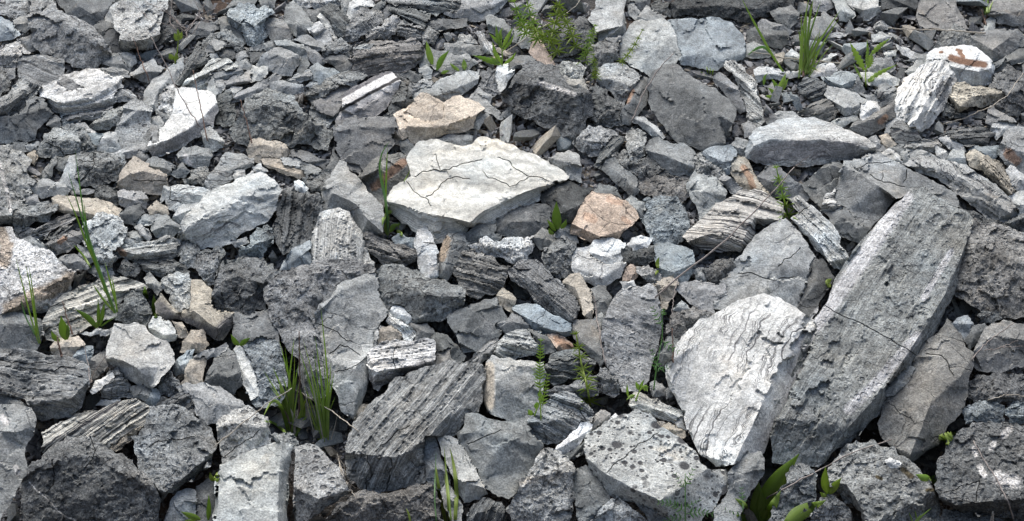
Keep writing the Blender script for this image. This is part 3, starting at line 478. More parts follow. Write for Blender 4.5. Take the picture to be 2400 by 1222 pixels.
S l s 8|179,53 184,42 192,33 198,23 212,24 222,28 221,34 213,38 206,42 203,46 194,51 187,56|181,49,8-198,38,10-221,30,9|smooth grey leaning slab above the pale wrinkled boulder
C w s|206,42 209,37 214,38 216,43 208,45||white pebble on top of the pale wrinkled boulder left side
C w s|216,42 224,35 224,40 218,45||white slanted pebble on top of the pale wrinkled boulder
C l r|223,35 229,32 234,38 227,41||rough pale lump above the pale wrinkled boulder
R p s|143,68 146,52 158,51 175,53 184,57 175,68 165,74 155,73 149,70 147,63|148,55,9-162,58,10-180,59,9;c:150,53-149,63-160,66|broken whitish slab left of the pale wrinkled boulder
K l s|152,80 158,70 172,67 166,76 160,83|153,79,8-160,75,10-170,70,9|white topped block between broken whitish slab and wrinkled boulder
R t s|131,71 138,65 146,70 147,75 138,78 133,77||cream grey stone below the broken whitish slab
C l s|122,83 128,77 140,78 136,83 124,85||flat pale stone right of the purple grey stone
R m s|134,89 138,80 146,77 157,86 157,91 150,96 138,95|135,90,8-147,85,10-157,88,8|grey stone capped by a white flake left of the wrinkled boulder
C l s|119,88 124,85 132,95 130,99 124,96||short pale bar of stone below the purple grey stone
B p r18 24|159,103 160,85 165,76 175,67 184,57 195,52 210,45 228,40 240,47 246,55 243,70 234,82 222,88 212,92 205,100 190,104 172,106 163,98|161,92,7-176,78,10-196,70,10-216,60,10-244,58,8;185,60,9-205,58,10-235,50,9|pale wrinkled boulder in the left centre
R m s|109,93 119,92 124,98 118,102 110,99||grey chip left of the short pale bar of stone
C l s|107,104 110,97 116,98 116,103||pale pebble above the long grey block with rusty end
B l r 16|74,100 75,84 86,76 103,79 111,89 107,100 106,112 98,122 90,124 84,112 76,104|75,97,7-82,96,10-94,92,10-109,97,8;84,112,8-98,115,10-107,106,8|pale chunky boulder right of the tall grass stalks at left
R l L8 9|103,109 113,103 135,100 153,99 156,103 155,110 148,115 135,117 116,115 105,112|104,109,8-118,111,10-140,109,10-155,106,9|long grey block with rusty end right of the pale chunky boulder
R g s|41,102 50,95 60,91 73,89 75,97 65,104 50,111 46,107|42,103,8-54,98,10-74,93,9|reddish brown stone left of the pale chunky boulder
R m r|13,76 25,70 38,66 49,68 50,72 44,77 42,82 38,83 25,87 19,96 14,92 13,84|14,80,8-30,78,10-48,71,9|brownish grey fractured rock below the left edge boulder
R m L20|19,95 25,87 45,82 58,77 64,80 60,84 45,90 33,98 25,98||layered grey rock under the brownish grey fractured rock
C d L30|41,97 50,91 63,86 58,92 48,98||dark splintered piece under the layered grey rock at left
R m s|22,98 28,96 40,104 47,107 46,111 35,109 25,103||dark blue plate above the white boulder with tan side
B w r 22|-4,86 11,88 23,100 45,109 60,120 67,128 62,142 45,161 22,163 -4,166|65,128,8-45,138,10-25,152,10-2,163,8;-3,100,9-20,112,10-50,118,9|white boulder with tan lower side at left edge
R m s|53,116 65,112 76,116 76,124 60,123||grey stone left of the pale chunky boulder foot
C m s|69,104 78,108 82,115 77,119 70,112||small dark stone behind the tall grass stalks above their root
R l r|157,107 165,100 176,110 173,123 159,123||pale cracked rock under the left foot of the wrinkled boulder
R m r|175,118 180,108 190,105 197,110 193,121 180,123||rough grey rock below the wrinkled boulder
C l s|205,100 215,97 217,101 208,104||small cream chip under the right foot of the wrinkled boulder
R b r|211,107 223,93 234,86 241,95 234,105 231,112 220,114 212,112|212,106,8-224,102,10-240,96,8|blue grey lumpy rock right below the wrinkled boulder
R m r|193,125 210,115 225,115 238,120 234,130 210,132||crumbly rock below the blue grey lumpy rock
T 600 300
R g s|91,43 100,32 110,25 125,23 133,25 136,35 138,44 130,50 120,58 116,67 110,68 100,58 95,48|95,42,8-110,36,10-130,32,9|dark boulder with rusty streaks left of the big cream slab
C d s|127,13 133,11 139,17 133,25 128,19||small dark stone in the gap above the left end of the big cream slab
K m s|160,11 170,7 187,8 187,14 183,18 165,14|161,12,9-172,11,10-187,10,9|grey block squeezed between tan rock and big cream slab
R d s 6|60,39 66,25 70,14 72,28 70,38 66,40||dark upright plank left of the boulder below the striped rock
S l s 4|24,28 27,27 42,31 43,36 38,38 26,34|25,32,9-41,35,9|small grey plate behind the pale thin bar
R m s|42,31 55,36 59,40 50,46 44,47 38,40|43,36,8-50,40,10-58,41,8|cracked grey stone right of the pale thin bar
R t s 4|7,29 10,27 25,33 38,37 41,41 36,44 22,39 10,34|8,31,9-22,36,10-38,41,9|pale thin bar of rock above the dark fluted rock
B d L78 16|16,86 20,68 25,55 38,53 47,55 58,62 60,72 55,80 52,92 48,100 38,102 35,108 25,110 20,102 17,92|26,57,9-40,60,10-58,65,8|dark fluted rock with upright layers right of the wrinkled boulder
R m r|45,48 55,42 62,37 66,38 63,48 61,59 50,58 46,53||rough lump on top of the dark fluted rock
C w s|35,48 38,47 45,53 42,56 36,54||white chip on top of the dark fluted rock
B l s 20|59,58 62,48 70,37 74,30 80,32 82,39 91,46 102,60 110,68 111,80 110,93 105,93 92,93 87,83 80,73 74,73 62,73|62,52,8-67,57,10-78,62,10-88,67,10-98,80,10-110,92,7;88,67,10-95,50,7|pale grey boulder leaning left of the grass stalk by the big cream slab
B p L82 18|48,116 50,100 53,88 57,76 65,73 73,71 82,75 86,83 92,91 97,100 98,110 103,117 104,124 90,125 70,125 52,123|57,77,9-66,80,10-68,100,10-67,122,8;82,75,9-87,95,10-91,123,7|blocky pale rock with striped right side in the left centre
R b s|22,124 32,107 46,100 48,104 45,109 48,113 48,121 38,126|32,108,9-40,112,10-47,106,9|blue grey pointed rock left of the blocky pale striped rock
C b s|121,98 126,94 132,97 139,97 140,102 136,108 124,103||blue grey stone under the weeds at the foot of the cream slab
R g L-20 10|97,93 100,92 115,99 130,103 138,107 142,113 135,118 125,122 112,119 102,110 98,104|101,100,9-114,108,10-126,113,10-141,112,8|brownish layered wedge below the grass stalk
B c H-12 20|116,64 120,56 132,47 138,43 137,38 134,28 137,22 145,13 155,11 165,13 175,16 185,17 195,10 200,9 212,11 225,16 240,23 250,28 263,35 273,43 268,49 255,58 235,70 212,82 198,88 187,87 184,92 172,95 158,101 142,91 130,83 120,74|116,64,9-130,68,10-145,74,10-158,76,10-172,79,10-188,83,10-200,73,10-216,65,10-240,55,10-258,50,10-272,45,9;c:133,48-142,58-150,62-153,68;c:151,60-160,54-166,47-175,43-188,45;c:140,43-152,38-162,38-180,32-198,28;c:158,23-160,31-162,37;c:200,39-212,46-223,52-232,47-240,43-252,44-257,47;c:214,26-228,36-238,42|big cream slab with cracked flat top in the centre
K p s 12|140,101 143,92 150,89 155,97 158,105 162,112 163,128 155,131 146,127 143,118|143,93,9-147,102,10-150,111,10-162,111,9;150,111,10-152,130,5;c:148,101-157,102|cream topped upright block below the big cream slab
R d s 12|161,112 166,100 170,94 180,94 187,98 188,104 180,115 175,124 168,134 162,130|170,95,9-172,104,10-165,125,8|dark rounded stone with pinkish left face below the big cream slab
R d s|185,93 195,86 212,85 213,97 202,101 188,99||dark stone under the right half of the big cream slab
R g L-15 14|174,128 182,109 190,106 208,113 223,122 216,143 195,150 180,142|179,118,8-195,122,10-216,130,8|brown grey layered rock below the whitish lumpy rock
R w r 10|189,103 198,102 203,96 228,95 241,96 240,108 235,116 222,117 208,112 196,110|190,104,8-205,104,10-225,106,10-240,104,8|whitish lumpy rock right below the big cream slab
T 1200 300
R k s|26,62 35,52 50,48 70,54 66,65 58,76 52,88 36,86 31,74||dark rock between the big cream slab and the pinkish tan cube
B d s|-12,92 -11,80 0,74 20,68 32,70 32,82 28,90 15,94 3,95||dark blue rock under the right end of the big cream slab
R l r|55,13 62,4 68,-1 85,2 92,8 90,15 80,22 74,24 66,21 58,17|57,11,8-72,12,10-90,11,8|light crumbly rock below the broad dark boulder
R d L40|73,32 78,22 85,13 93,8 98,12 92,22 85,30 80,36||dark layered splinter right of the light crumbly rock
R m r|89,26 100,20 113,28 120,25 133,34 140,38 139,43 125,44 112,49 100,38 94,30||rough grey rubble rock behind the dark prism
R l r|101,9 106,2 113,4 117,12 116,20 113,28 105,27 102,18||pale knobbly rock left of the dark split boulder
K d s 9|80,37 84,29 91,27 95,33 108,43 115,52 106,60 102,58 93,50|84,30,9-94,40,10-106,53,10-107,60,4|dark prism shaped block lying diagonally above the pinkish tan cube
B m s 14|118,18 122,12 130,9 133,12 142,15 150,14 158,20 162,25 162,33 158,43 148,45 140,40 132,34 122,26|118,19,8-134,24,10-148,30,10-161,36,8|grey boulder with dark underside below the large dark boulder
S g r 6|114,46 128,43 157,46 156,58 148,65 130,63 116,57 113,52||brown grey flat rock right of the dark prism shaped block
R b r 8|114,70 120,62 135,61 148,67 152,74 155,86 150,98 140,103 125,101 119,90||blue grey pitted rubble block right of the pinkish tan cube
C m s|100,65 105,61 115,66 114,78 108,77||grey chip at the right corner of the pinkish tan cube
C d s|73,57 78,50 90,53 94,60 96,65 85,61||dark stone behind the pinkish tan cube
K m s|38,95 45,86 52,85 55,92 57,100 46,98||pale grey stone left below the pinkish tan cube
K o s 13|53,87 60,72 66,62 71,57 80,59 100,65 108,74 110,79 100,88 92,98 88,100 80,99 74,101 53,92|54,85,9-65,90,10-78,96,10-88,99,9|pinkish tan cube shaped rock in the centre
K m s 8|18,98 27,89 33,92 40,100 34,106 25,106|19,97,8-26,91,9;27,90,10-32,98,10-38,101,9|small dark prism with pale top left of the pinkish tan cube
R m r|27,114 35,103 45,96 55,102 57,108 56,120 50,128 40,131 30,124||wrinkled shell like grey rock below the pinkish tan cube
S p s 8|53,122 56,107 72,102 97,107 100,120 95,131 80,140 60,134|54,122,8-78,132,10-98,119,9|pale slab under the white flake below the pinkish tan cube
F w s 4|69,108 73,100 80,98 92,99 98,102 98,110 94,117 84,119 73,113|69,109,9-84,114,10-98,108,9|bright white flake lying on the pale slab in the centre
R d r|99,108 105,105 125,105 125,115 112,119 100,117||dark rough stone right of the bright white flake
F w s|103,103 107,98 121,98 118,105 108,107||small white flake on the dark rough stone right of the centre
K b s 12|126,104 128,102 145,104 158,108 161,122 152,136 140,138 129,128|128,122,7-142,127,10-160,119,8|pale blue grey block left of the bent dry stem
B l s 12|154,50 158,44 162,36 170,38 180,45 187,55 186,66 176,73 172,81 165,83 164,72 158,62|157,50,8-168,56,10-185,60,8|egg shaped grey slab left of the tan layered block
R m s|175,39 188,41 200,50 211,56 202,64 190,54 182,46||grey layered bar behind the tan layered block
R l r|162,27 168,22 172,22 178,32 186,38 180,42 170,40 163,35||pale rough stone left under the blue white tilted slab
S b s 9|169,22 175,18 192,16 203,25 200,30 193,39 188,40 180,33 172,28|172,24,8-186,30,10-201,27,9|blue white tilted slab below the large dark boulder at right
R t s 10|193,39 195,30 202,24 208,30 216,45 227,57 222,61 207,55 198,47|195,32,9-201,34,10-212,52,9|tan brown bar right of the blue white tilted slab
C m r|194,15 197,10 206,12 207,20 200,24||small rough stone left of the white wavy layered boulder
B e L-14 16|152,95 160,87 172,76 180,67 190,63 200,56 212,55 225,60 236,67 238,75 232,83 220,86 214,84 213,92 209,102 200,108 190,107 172,106 160,103|156,98,9-176,93,10-198,98,9;196,80,10-213,79,10-234,80,8;213,79,10-203,100,9|tan layered block with black bands right of centre
T 1760 300
R m s|105,10 110,8 116,15 112,21 107,21||small grey stone right of the white wavy layered boulder
C t s|114,8 120,6 127,14 125,18 118,17||small tan stone behind the slab with cracked light top
C m s|110,20 116,17 120,21 114,24||tiny grey wedge on the back of the slab with cracked light top
R m s|122,18 134,16 134,26 128,24||grey cube behind the cream flat chip at right
F p s|115,23 122,19 130,25 134,32 124,28||cream flat chip on the back of the slab with cracked light top
R l L5|137,17 143,13 158,11 164,15 160,21 145,21|138,17,8-150,17,10-162,17,8|pale layered stone above the long wavy slab at right
R m s|133,22 140,19 144,23 142,29 135,31||grey stone left of the long wavy slab at right
C l s|143,22 150,19 158,23 166,27 155,27 144,27||small pale stones wedge on the long wavy slab top
C l s|163,16 170,20 174,24 172,29 164,24||light cube above the long wavy slab
C p s|167,10 173,8 185,15 187,20 180,19 172,15||cream splinter above the rounded pale stone at right
R l s|173,28 178,20 186,21 188,31 178,32|175,27,8-181,26,10-188,27,8|rounded pale stone above the long wavy slab at right
C b s|194,20 199,17 215,17 216,20 212,27 203,26|195,20,9-205,22,10-215,19,9|pale blue smooth pebble near the right edge
B m s 16|219,19 225,3 232,1 244,2 244,42 235,37 224,31 220,25|222,14,9-232,20,10-243,22,9|blue grey boulder with rusty patch at right edge
R t s|190,24 197,20 205,25 207,30 200,36 193,33||tan grey stone left of the pale blue smooth pebble
R t L-45|203,29 208,25 218,30 226,40 232,50 231,56 224,58 215,48 207,41 200,36|204,31,9-214,40,10-228,56,8|tan layered bar sloping down below the pale blue smooth pebble
R l s|225,38 229,34 237,40 244,45 244,56 235,55 228,45||pale broken stone at right edge below the rusty patch boulder
B w s|227,61 235,57 246,54 246,77 233,77 231,70 228,66|228,64,8-236,68,10-245,66,9|white rounded rock at right edge
R d r|180,66 200,75 215,81 228,78 246,76 246,97 230,92 205,84 190,78||dark rough rock beneath the long wavy slab at right
S l L-33 14|134,32 143,28 155,26 168,29 180,31 195,38 210,48 222,58 230,68 232,75 225,80 214,80 200,73 188,63 180,58 172,50 155,42 145,37|138,32,9-165,36,10-185,44,10-205,58,10-228,75,8|long wavy grey slab sloping down to the right edge
R d s|7,43 20,32 30,40 45,50 51,58 48,63 38,61 25,61 12,51||dark flat rock behind the whorled weed at right
B d s 16|46,50 55,42 63,35 72,28 82,35 81,48 78,55 70,55 65,62 62,69 54,62|62,37,9-72,33,10-82,37,9|dark boulder with pale crest below the white wavy boulder
B d s 12|64,73 72,70 80,67 90,72 98,82 105,86 96,102 85,97 72,86||dark boulder under the striped pale chunk at right
R p L5|62,72 66,59 75,53 79,62 81,69 72,72|64,68,9-72,69,10-80,66,9|pale striped chunk left of the dark triangular rock face
B m s 24|76,62 79,48 83,32 86,16 94,15 110,22 125,29 133,33 150,42 165,50 178,57 181,66 178,73 165,70 150,62 140,58 127,62 117,76 106,86 96,84 88,71 78,66|83,33,9-98,42,10-112,51,10-127,60,9;c:93,36-103,31-122,30;c:105,41-112,46-122,48-135,52;c:116,40-115,47;c:137,37-134,48|dark triangular faced slab with cracked light top at right
B p s5 20|-2,20 2,8 8,1 30,-7 55,-8 70,-3 85,3 100,10 106,15 106,21 85,27 62,31 45,33 20,32 8,30 -1,26|2,16,8-18,10,10-40,11,10-60,10,10-85,13,10-106,18,8|white wavy layered boulder with grey underside in the upper right
B g r 22|186,84 197,80 215,84 246,92 246,168 228,166 214,165 180,147 178,118|190,95,8-210,110,10-244,120,9|brown grey cracked boulder at right edge beside the huge leaning slab
K p L-45 14|33,64 43,61 55,70 65,80 72,86 78,96 77,102 85,113 81,123 72,122 64,112 54,102 44,91 36,80 43,75|36,79,8-50,91,10-58,99,10-70,116,8;58,99,10-72,88,9;c:42,76-50,70|cream jointed block standing left of the huge leaning slab
B l s 18|-36,150 -25,132 -13,116 0,101 11,90 30,81 45,98 55,113 63,128 52,154 34,157 0,157 -30,158|c:25,121-35,114-42,107;c:-10,128-20,134-38,131|smooth grey domed boulder below the tan layered block
T 0 0 1
B n r57 75|2128,452 2165,440 2225,478 2280,516 2272,550 2250,620 2235,690 2185,790 2130,890 2092,930 2040,985 1990,1040 1920,1092 1812,1082 1800,990 1850,900 1900,760 1960,650 2060,520|2130,455,8-2080,540,10-2010,650,10-1945,745,10-1880,880,10-1840,980,9;2270,560,7-2215,690,10-2140,810,10-2080,900,10-1990,1000,8;c:1930,715-2030,765-2150,835|huge leaning slab with rough scaly face at lower right
T 0 600
R m r|104,13 110,3 122,4 122,14 118,18 108,16||crumbly grey stone under the long grey block with rusty end
R d L-10|122,6 140,4 160,8 165,14 150,20 140,18 128,13||dark layered stone below the long grey block with rusty end
R m s|78,14 84,7 95,10 100,16 90,20||small grey flat stone at the root of the tall grass stalks
R m r|174,0 192,-1 191,10 188,24 180,22 173,12||rough upright stone left of the split topped dark boulder
R l s|127,20 132,15 136,20 143,27 138,34 130,27||pale flaky stones left of the white angular stone
R e L20 13|38,58 45,45 55,35 70,27 90,20 105,19 120,23 129,28 124,34 110,33 105,42 103,53 90,57 75,64 65,69 55,73 42,73 39,66|40,60,7-60,45,9-90,32,10-124,30,8|cream and grey striped slab with curved layers at left
R d r 12|102,56 104,45 110,34 116,31 124,33 130,42 133,50 130,58 127,63 110,61||dark pointed stone in front of the striped slab with curved layers
B m s 16|-4,53 12,50 25,53 35,56 37,62 34,78 30,86 15,84 -4,82|-4,60,8-15,60,10-36,62,8|grey boulder below the white boulder with tan side at left edge
C p s|72,68 85,64 91,67 80,70||small cream flake on soil below the striped slab
C p s|88,66 99,63 99,68 89,70||second cream flake beside the white blue boulder top
R t s 10|45,80 50,74 68,71 74,78 68,85 63,92 52,90 46,85|46,81,8-58,80,10-72,79,9|cream coloured stone above the big layered boulder at left edge
K b s|63,91 68,84 74,80 81,80 81,88 78,96 70,94|64,90,9-74,86,10-81,85,9|pale blue block behind the big layered boulder at left edge
R g s|78,100 81,90 88,86 94,86 95,95 86,106 80,109||brown grey stone right of the big layered boulder
R m L10|88,118 95,103 105,98 111,106 114,113 118,124 100,126 90,124|89,116,8-102,108,10-112,108,9|grey cracked stone below the white blue boulder on its left
F w s 3|80,118 84,110 98,103 100,107 91,114 82,121||white narrow flake on the grey cracked stone
B m L-8 20|-4,81 10,83 26,84 36,86 50,88 68,92 77,97 79,107 73,126 62,141 41,144 32,142 22,125 -4,127|-4,119,9-22,126,10-45,127,10-63,125,10-79,107,9;c:18,98-40,102-60,98;c:0,92-25,95-50,94|big layered boulder at left edge below the grey boulder
R p s|131,61 135,54 141,54 150,59 156,70 153,74 146,76 138,73 132,66|132,62,8-145,70,10-155,69,8|pale grey stone right above the white blue boulder
C t s|152,58 160,59 165,68 165,71 157,71||small cream stone right of the pale grey stone above the white blue boulder
R p r 9|143,21 150,17 165,16 168,22 167,45 158,50 154,48 149,39 142,27|144,24,9-155,32,10-162,46,7|white angular stone left of the tan smooth topped block
K t s 14|137,42 142,33 152,45 158,51 167,46 168,22 177,22 186,30 187,45 205,49 206,60 195,73 188,73 175,64 160,56 145,56 138,50|142,35,8-155,50,9-170,48,10-182,58,10-192,64,10-205,50,8|smooth block with tan top and dark front in the left half
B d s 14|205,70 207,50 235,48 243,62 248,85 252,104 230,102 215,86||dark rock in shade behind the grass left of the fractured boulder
B b r 12|213,84 218,76 230,72 244,78 250,100 246,130 225,132 216,112||grey blue boulder behind the two leaf seedling and grass
B d r 18|187,38 190,22 200,8 218,2 230,5 246,14 238,22 233,33 234,48 220,51 205,49 190,46|187,36,8-198,22,9-210,18,10-224,22,10-234,26,9|split topped dark boulder left of the big fractured grey boulder
F p s 5|206,84 209,79 214,83 220,93 224,105 226,121 220,125 213,111 211,98||tall pale flake leaning right of the dark stone with lit face
R d s 13|180,112 184,100 190,86 198,78 207,87 211,102 213,112 205,121 195,119|181,111,8-191,103,10-200,107,10-211,104,8;198,80,9-193,102,10|dark stone with pale lit face beside the cream bar
R t s|159,84 161,75 166,70 168,66 178,65 183,78 176,85 165,85||cream tan stone above the cream bar
F m s|169,90 180,83 190,81 197,77 199,80 190,89 180,91||thin grey flake below the cream tan stone
C b s|152,96 156,91 164,84 170,83 168,92 163,103 155,105||blue grey oval pebble left of the cream bar
R t s 9|159,113 163,100 167,92 179,90 181,93 178,113 168,114|164,100,9-165,112,8|cream bar of rock standing below the blue grey oval pebble
R m r|138,111 143,104 150,102 157,110 159,119 148,123 140,118||crumbly stone right of the white blue boulder tip
R l s 10|156,116 165,112 180,112 198,119 212,128 215,136 192,147 182,148 168,132|158,117,8-175,118,9-190,130,10-213,134,8|pale slab below the cream bar
B p s 22|94,82 98,70 101,60 110,61 118,59 127,62 135,71 146,75 151,83 153,93 148,100 141,106 137,113 133,118 122,114 110,107 105,98 94,92|94,90,9-108,92,10-120,98,10-132,115,5;102,72,9-118,82,10-140,98,9;152,92,8-140,98,9-132,115,5|white blue boulder with smooth facets at lower left
T 600 600
B m r 24|7,30 16,21 25,14 40,9 60,4 75,4 88,3 92,7 100,8 104,15 103,19 90,21 75,27 65,39 56,51 58,62 63,75 68,95 68,115 60,124 45,124 40,110 28,82 20,65 12,50 8,40|16,21,8-32,22,10-39,36,10-43,52,10-48,75,9-52,100,8;16,21,8-45,16,9-75,14,9-103,17,8|big fractured grey boulder with rough top behind the smooth slab
B l s 22|52,51 62,41 72,27 90,20 102,16 110,22 111,34 117,48 113,55 107,62 105,75 102,81 99,92 99,108 96,120 88,144 75,135 66,110 60,88 57,70 53,58|54,52,8-75,30,10-104,20,9;86,100,10-90,118,9-86,140,4;c:55,60-65,64-76,72-84,75;c:65,86-74,78-84,82-91,87;c:70,102-80,100-90,95-97,89|big smooth grey slab standing left of the white log shaped rock
B m p 20|107,14 112,9 125,8 135,12 145,15 152,20 165,21 178,26 183,30 182,42 178,48 170,53 155,57 140,59 133,58 126,50 118,48 111,38 110,25|108,18,7-125,25,9-150,34,10-182,36,9;150,34,10-145,55,4|pitted grey boulder above the white log shaped rock
R d s|135,59 150,60 157,68 152,77 140,75||dark stone in the hollow right of the stacked white stones
R d s|155,72 158,68 168,70 178,80 184,88 178,96 170,93 158,86||dark wedge below the dark slab with pale top edge
R g s|157,97 160,85 170,82 176,95 172,100 160,102||brownish stone right of the white log shaped rock
K d s 14|168,53 180,47 195,42 211,37 215,45 220,54 216,66 210,76 195,84 182,85 180,78 173,65|169,54,8-190,50,10-214,43,9;173,64,7-180,76,7|dark slab with pale top edge in the centre
C t s|212,35 217,29 222,32 228,38 226,50 220,47 213,41|213,34,8-222,38,10-227,40,8|small tan stone above the dark slab with pale top edge
R m L40|184,94 195,84 205,75 210,72 214,76 206,89 196,97 187,98||grey layered sliver right of the dark wedge
R m s|211,61 225,51 236,54 241,63 236,67 222,70|212,60,9-225,58,10-240,62,8|grey triangular stone left of the white rimmed lens slab
R p L-10 11|211,87 214,76 220,69 238,65 243,73 249,78 247,85 235,88 222,91 212,90|212,85,9-216,78,10-230,76,10-248,78,9|striped pale block above the upright square block
R l s|104,79 105,68 109,63 112,64 109,75 107,80||thin grey sliver left of the small tan cube
K t s 7|107,79 110,63 124,63 127,65 126,75 115,77|109,66,9-124,66,10|small tan cube on the left end of the white log shaped rock
R w L-40 6|115,58 116,49 122,53 132,60 138,64 140,69 135,75 130,76 127,67 120,62||white slanted stone stacked on the white log shaped rock
R w s 6|118,49 121,45 127,45 135,52 137,57 132,60 122,54|119,48,9-128,52,10-136,55,8|topmost white stone of the small stack
B w L8 20|98,95 99,86 104,81 115,75 122,74 130,75 140,75 155,74 157,80 156,97 150,100 140,102 130,104 120,110 108,118 104,116 100,105|99,96,9-106,102,10-122,99,10-140,97,10-156,91,9;c:124,79-121,87-123,99|white log shaped rock with grey underside in the lower centre
T 1200 600
R d s|14,65 28,66 36,75 38,83 28,86 22,76||dark stone below the white rimmed lens slab
B m L-42 13|-3,14 6,5 16,4 22,4 30,12 42,22 47,28 55,36 59,44 56,55 51,60 40,54 30,47 20,40 14,30 0,22|-1,18,8-14,20,10-35,38,10-54,56,8|layered log like rock lying diagonally in the centre
S b s 9|1,47 5,44 22,43 32,50 45,56 52,63 52,69 45,71 32,68 18,64 10,55|2,47,9-12,54,10-25,62,10-42,67,10-52,66,9|white rimmed blue lens slab below the layered log like rock
R t s 9|45,24 52,17 59,16 63,22 66,28 71,33 71,45 70,55 64,54 60,45 57,37 48,29|46,23,9-56,28,10-66,52,8;56,28,10-62,22,9|pinkish topped upright bar right of the layered log like rock
R d s|70,30 76,27 82,27 87,37 85,46 80,54 75,52 72,42||dark upright stone right of the pinkish topped bar
C m s|71,57 78,50 82,55 81,63 74,61||small grey stones cap above the tan grey leaning plate
S g s 8|53,66 55,57 70,57 77,58 78,72 82,92 77,97 68,88 60,80 55,73|55,60,9-62,76,10-80,92,8|tan grey leaning plate left of the scaly grey slab
R o s|31,70 40,69 52,77 56,83 48,86 41,83||rust coloured chip left of the tan grey leaning plate
R m L-8 12|29,98 35,87 45,84 58,83 65,89 73,93 71,99 60,105 45,111 37,113 30,106|30,98,8-50,94,10-72,95,9|dark layered rock crossed by the whorled weed in the lower centre
R m r|72,106 78,99 88,103 95,107 94,121 80,120 72,113|73,106,8-84,108,10-93,112,8|grey rough block right of the whorled weed in the lower centre
R m L0|28,119 40,114 50,114 62,105 72,107 74,122 60,124 40,126||flat grey rubble stone at the whorled weed root
R d s|128,86 138,70 150,68 151,80 143,96 131,97||dark rock left of the large white boulder in shade
B m r-20 16|80,60 84,50 90,38 97,30 103,26 122,25 126,30 130,45 132,60 129,72 126,85 122,96 120,108 110,118 97,118 94,108 85,98 81,90|81,62,8-100,50,10-120,50,10-128,60,8|scaly grey slab left of the large white boulder
R g r|136,61 140,53 148,47 160,45 172,46 178,52 174,58 165,61 158,69 152,76 145,71||crumbly brownish rock above the large white boulder
K t s|124,25 130,20 140,19 146,24 145,31 141,37 137,41 136,46 131,45 130,33|125,24,9-134,26,10-145,26,9|cream upright stone at the foot of the bent dry stem
S l s 7|145,29 150,24 162,22 175,24 186,25 188,34 176,40 178,50 165,47 155,40 148,33||grey slab left of the smooth grey domed boulder
C o s|98,17 100,12 104,8 110,12 110,18 106,22 98,21||pinkish tan stone above the scaly grey slab
C p s|96,23 106,22 108,26 98,28||cream chip on the top of the scaly grey slab
R l r|110,10 120,9 128,15 131,20 125,24 115,19||pale broken stone below the pale blue grey block
R m s|160,12 168,11 172,18 170,22 162,20||grey stone right below the pale blue grey block
R d r|168,12 180,4 194,3 196,10 188,18 180,25 172,19||dark rough rock left of the smooth grey domed boulder
C l s|142,47 149,40 155,46 147,49||small pale wedge above the crumbly brownish rock
C l s|135,96 140,93 142,100 136,105||pale pebble touching the left edge of the large white boulder
C m s|122,112 126,110 134,116 134,122 124,123||small grey block at the lower left of the large white boulder
C m s|135,118 140,116 141,123 136,125||tiny block beside the lower left of the large white boulder
T 1760 600
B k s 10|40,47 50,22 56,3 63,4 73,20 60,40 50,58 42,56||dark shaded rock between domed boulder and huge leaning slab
R l s|177,60 182,55 190,53 195,60 193,68 188,75 182,66|178,60,8-188,60,10-195,61,8|grey angular stone in the gap right of the huge leaning slab
R d r|200,53 207,49 215,49 220,55 213,60 205,59||dark stone under the brown grey boulder at right edge
R d s|189,73 195,62 205,60 208,64 201,76 193,82||dark wedge above the brown cracked boulder right of the huge slab
B g s 16|195,87 203,70 208,63 222,57 232,60 246,63 246,85 241,96 220,102 205,101 196,96|197,85,8-212,70,10-245,75,9|brown grey boulder with dry twig across at right edge
R d r|189,112 200,105 215,103 246,109 246,132 200,132 192,124||dark rubble rock below the boulder with dry twig at right edge
B g s 24|146,88 165,68 172,56 180,66 195,86 194,100 190,118 186,135 165,165 139,184 122,165 112,147 118,126 140,98|147,90,8-165,88,10-185,105,9;165,88,10-158,130,10-140,175,6;c:155,86-168,88-178,105|dark brown cracked boulder under the right side of the huge leaning slab
R l s 7|118,119 128,105 138,97 144,99 137,112 126,122 120,123||pale stub of stone under the lower right of the huge leaning slab
T 0 0 1
B v s62 70|1562,885 1580,845 1600,790 1640,750 1700,725 1745,703 1790,690 1850,715 1905,752 1912,775 1880,860 1840,950 1790,1060 1720,1086 1680,1092 1640,1062 1600,960|1575,880,7-1640,800,9-1740,740,10-1850,740,10-1908,765,8;1850,740,10-1830,850,10-1780,960,10-1715,1082,7|large white boulder with dark wavy lines in the lower right
T 0 896
R d s|-4,9 12,14 22,20 22,25 -4,24||dark block under the big layered boulder at left edge
C b s|127,20 130,8 137,6 142,16 136,21|128,14,8-134,14,10-141,15,8|pale blue chip above the crumbly boulder right of the wood grain rock
C m s|115,5 125,3 132,8 127,16 118,13||grey chip above the upper end of the wood grain rock
C l s|86,20 90,16 104,16 101,21||pale chip on the back of the wood grain rock
C t s|60,33 66,28 80,25 77,31||tan chip at the back left of the wood grain rock
R d L35|138,21 143,13 152,14 157,10 166,12 170,28 155,24||dark layered stone behind the rough brown grey boulder at lower left
B m s 20|-4,22 10,22 20,23 27,25 31,33 29,48 22,58 24,77 20,86 14,95 8,108 0,121 -4,121|-4,42,9-12,44,10-29,40,8|grey boulder with white lumps at left edge near the bottom
R e L33 12|37,60 40,52 38,44 48,38 60,33 80,27 95,21 107,17 118,15 127,20 131,26 130,35 120,41 96,58 86,57 60,58 45,62|38,56,8-60,44,10-90,32,10-126,20,9|pale wood grain rock with long black grooves at lower left
R t L33|93,59 110,47 123,39 119,47 103,60||thin tan bar under the wood grain rock
B m r 20|116,48 124,43 127,38 130,30 132,22 140,21 152,20 162,23 172,32 180,36 186,45 190,55 186,65 175,79 155,97 142,105 138,98 130,85 122,76 119,62|187,60,9-178,70,10-160,85,10-143,98,9;c:132,56-150,50-170,48|rough brown grey boulder right of the wood grain rock
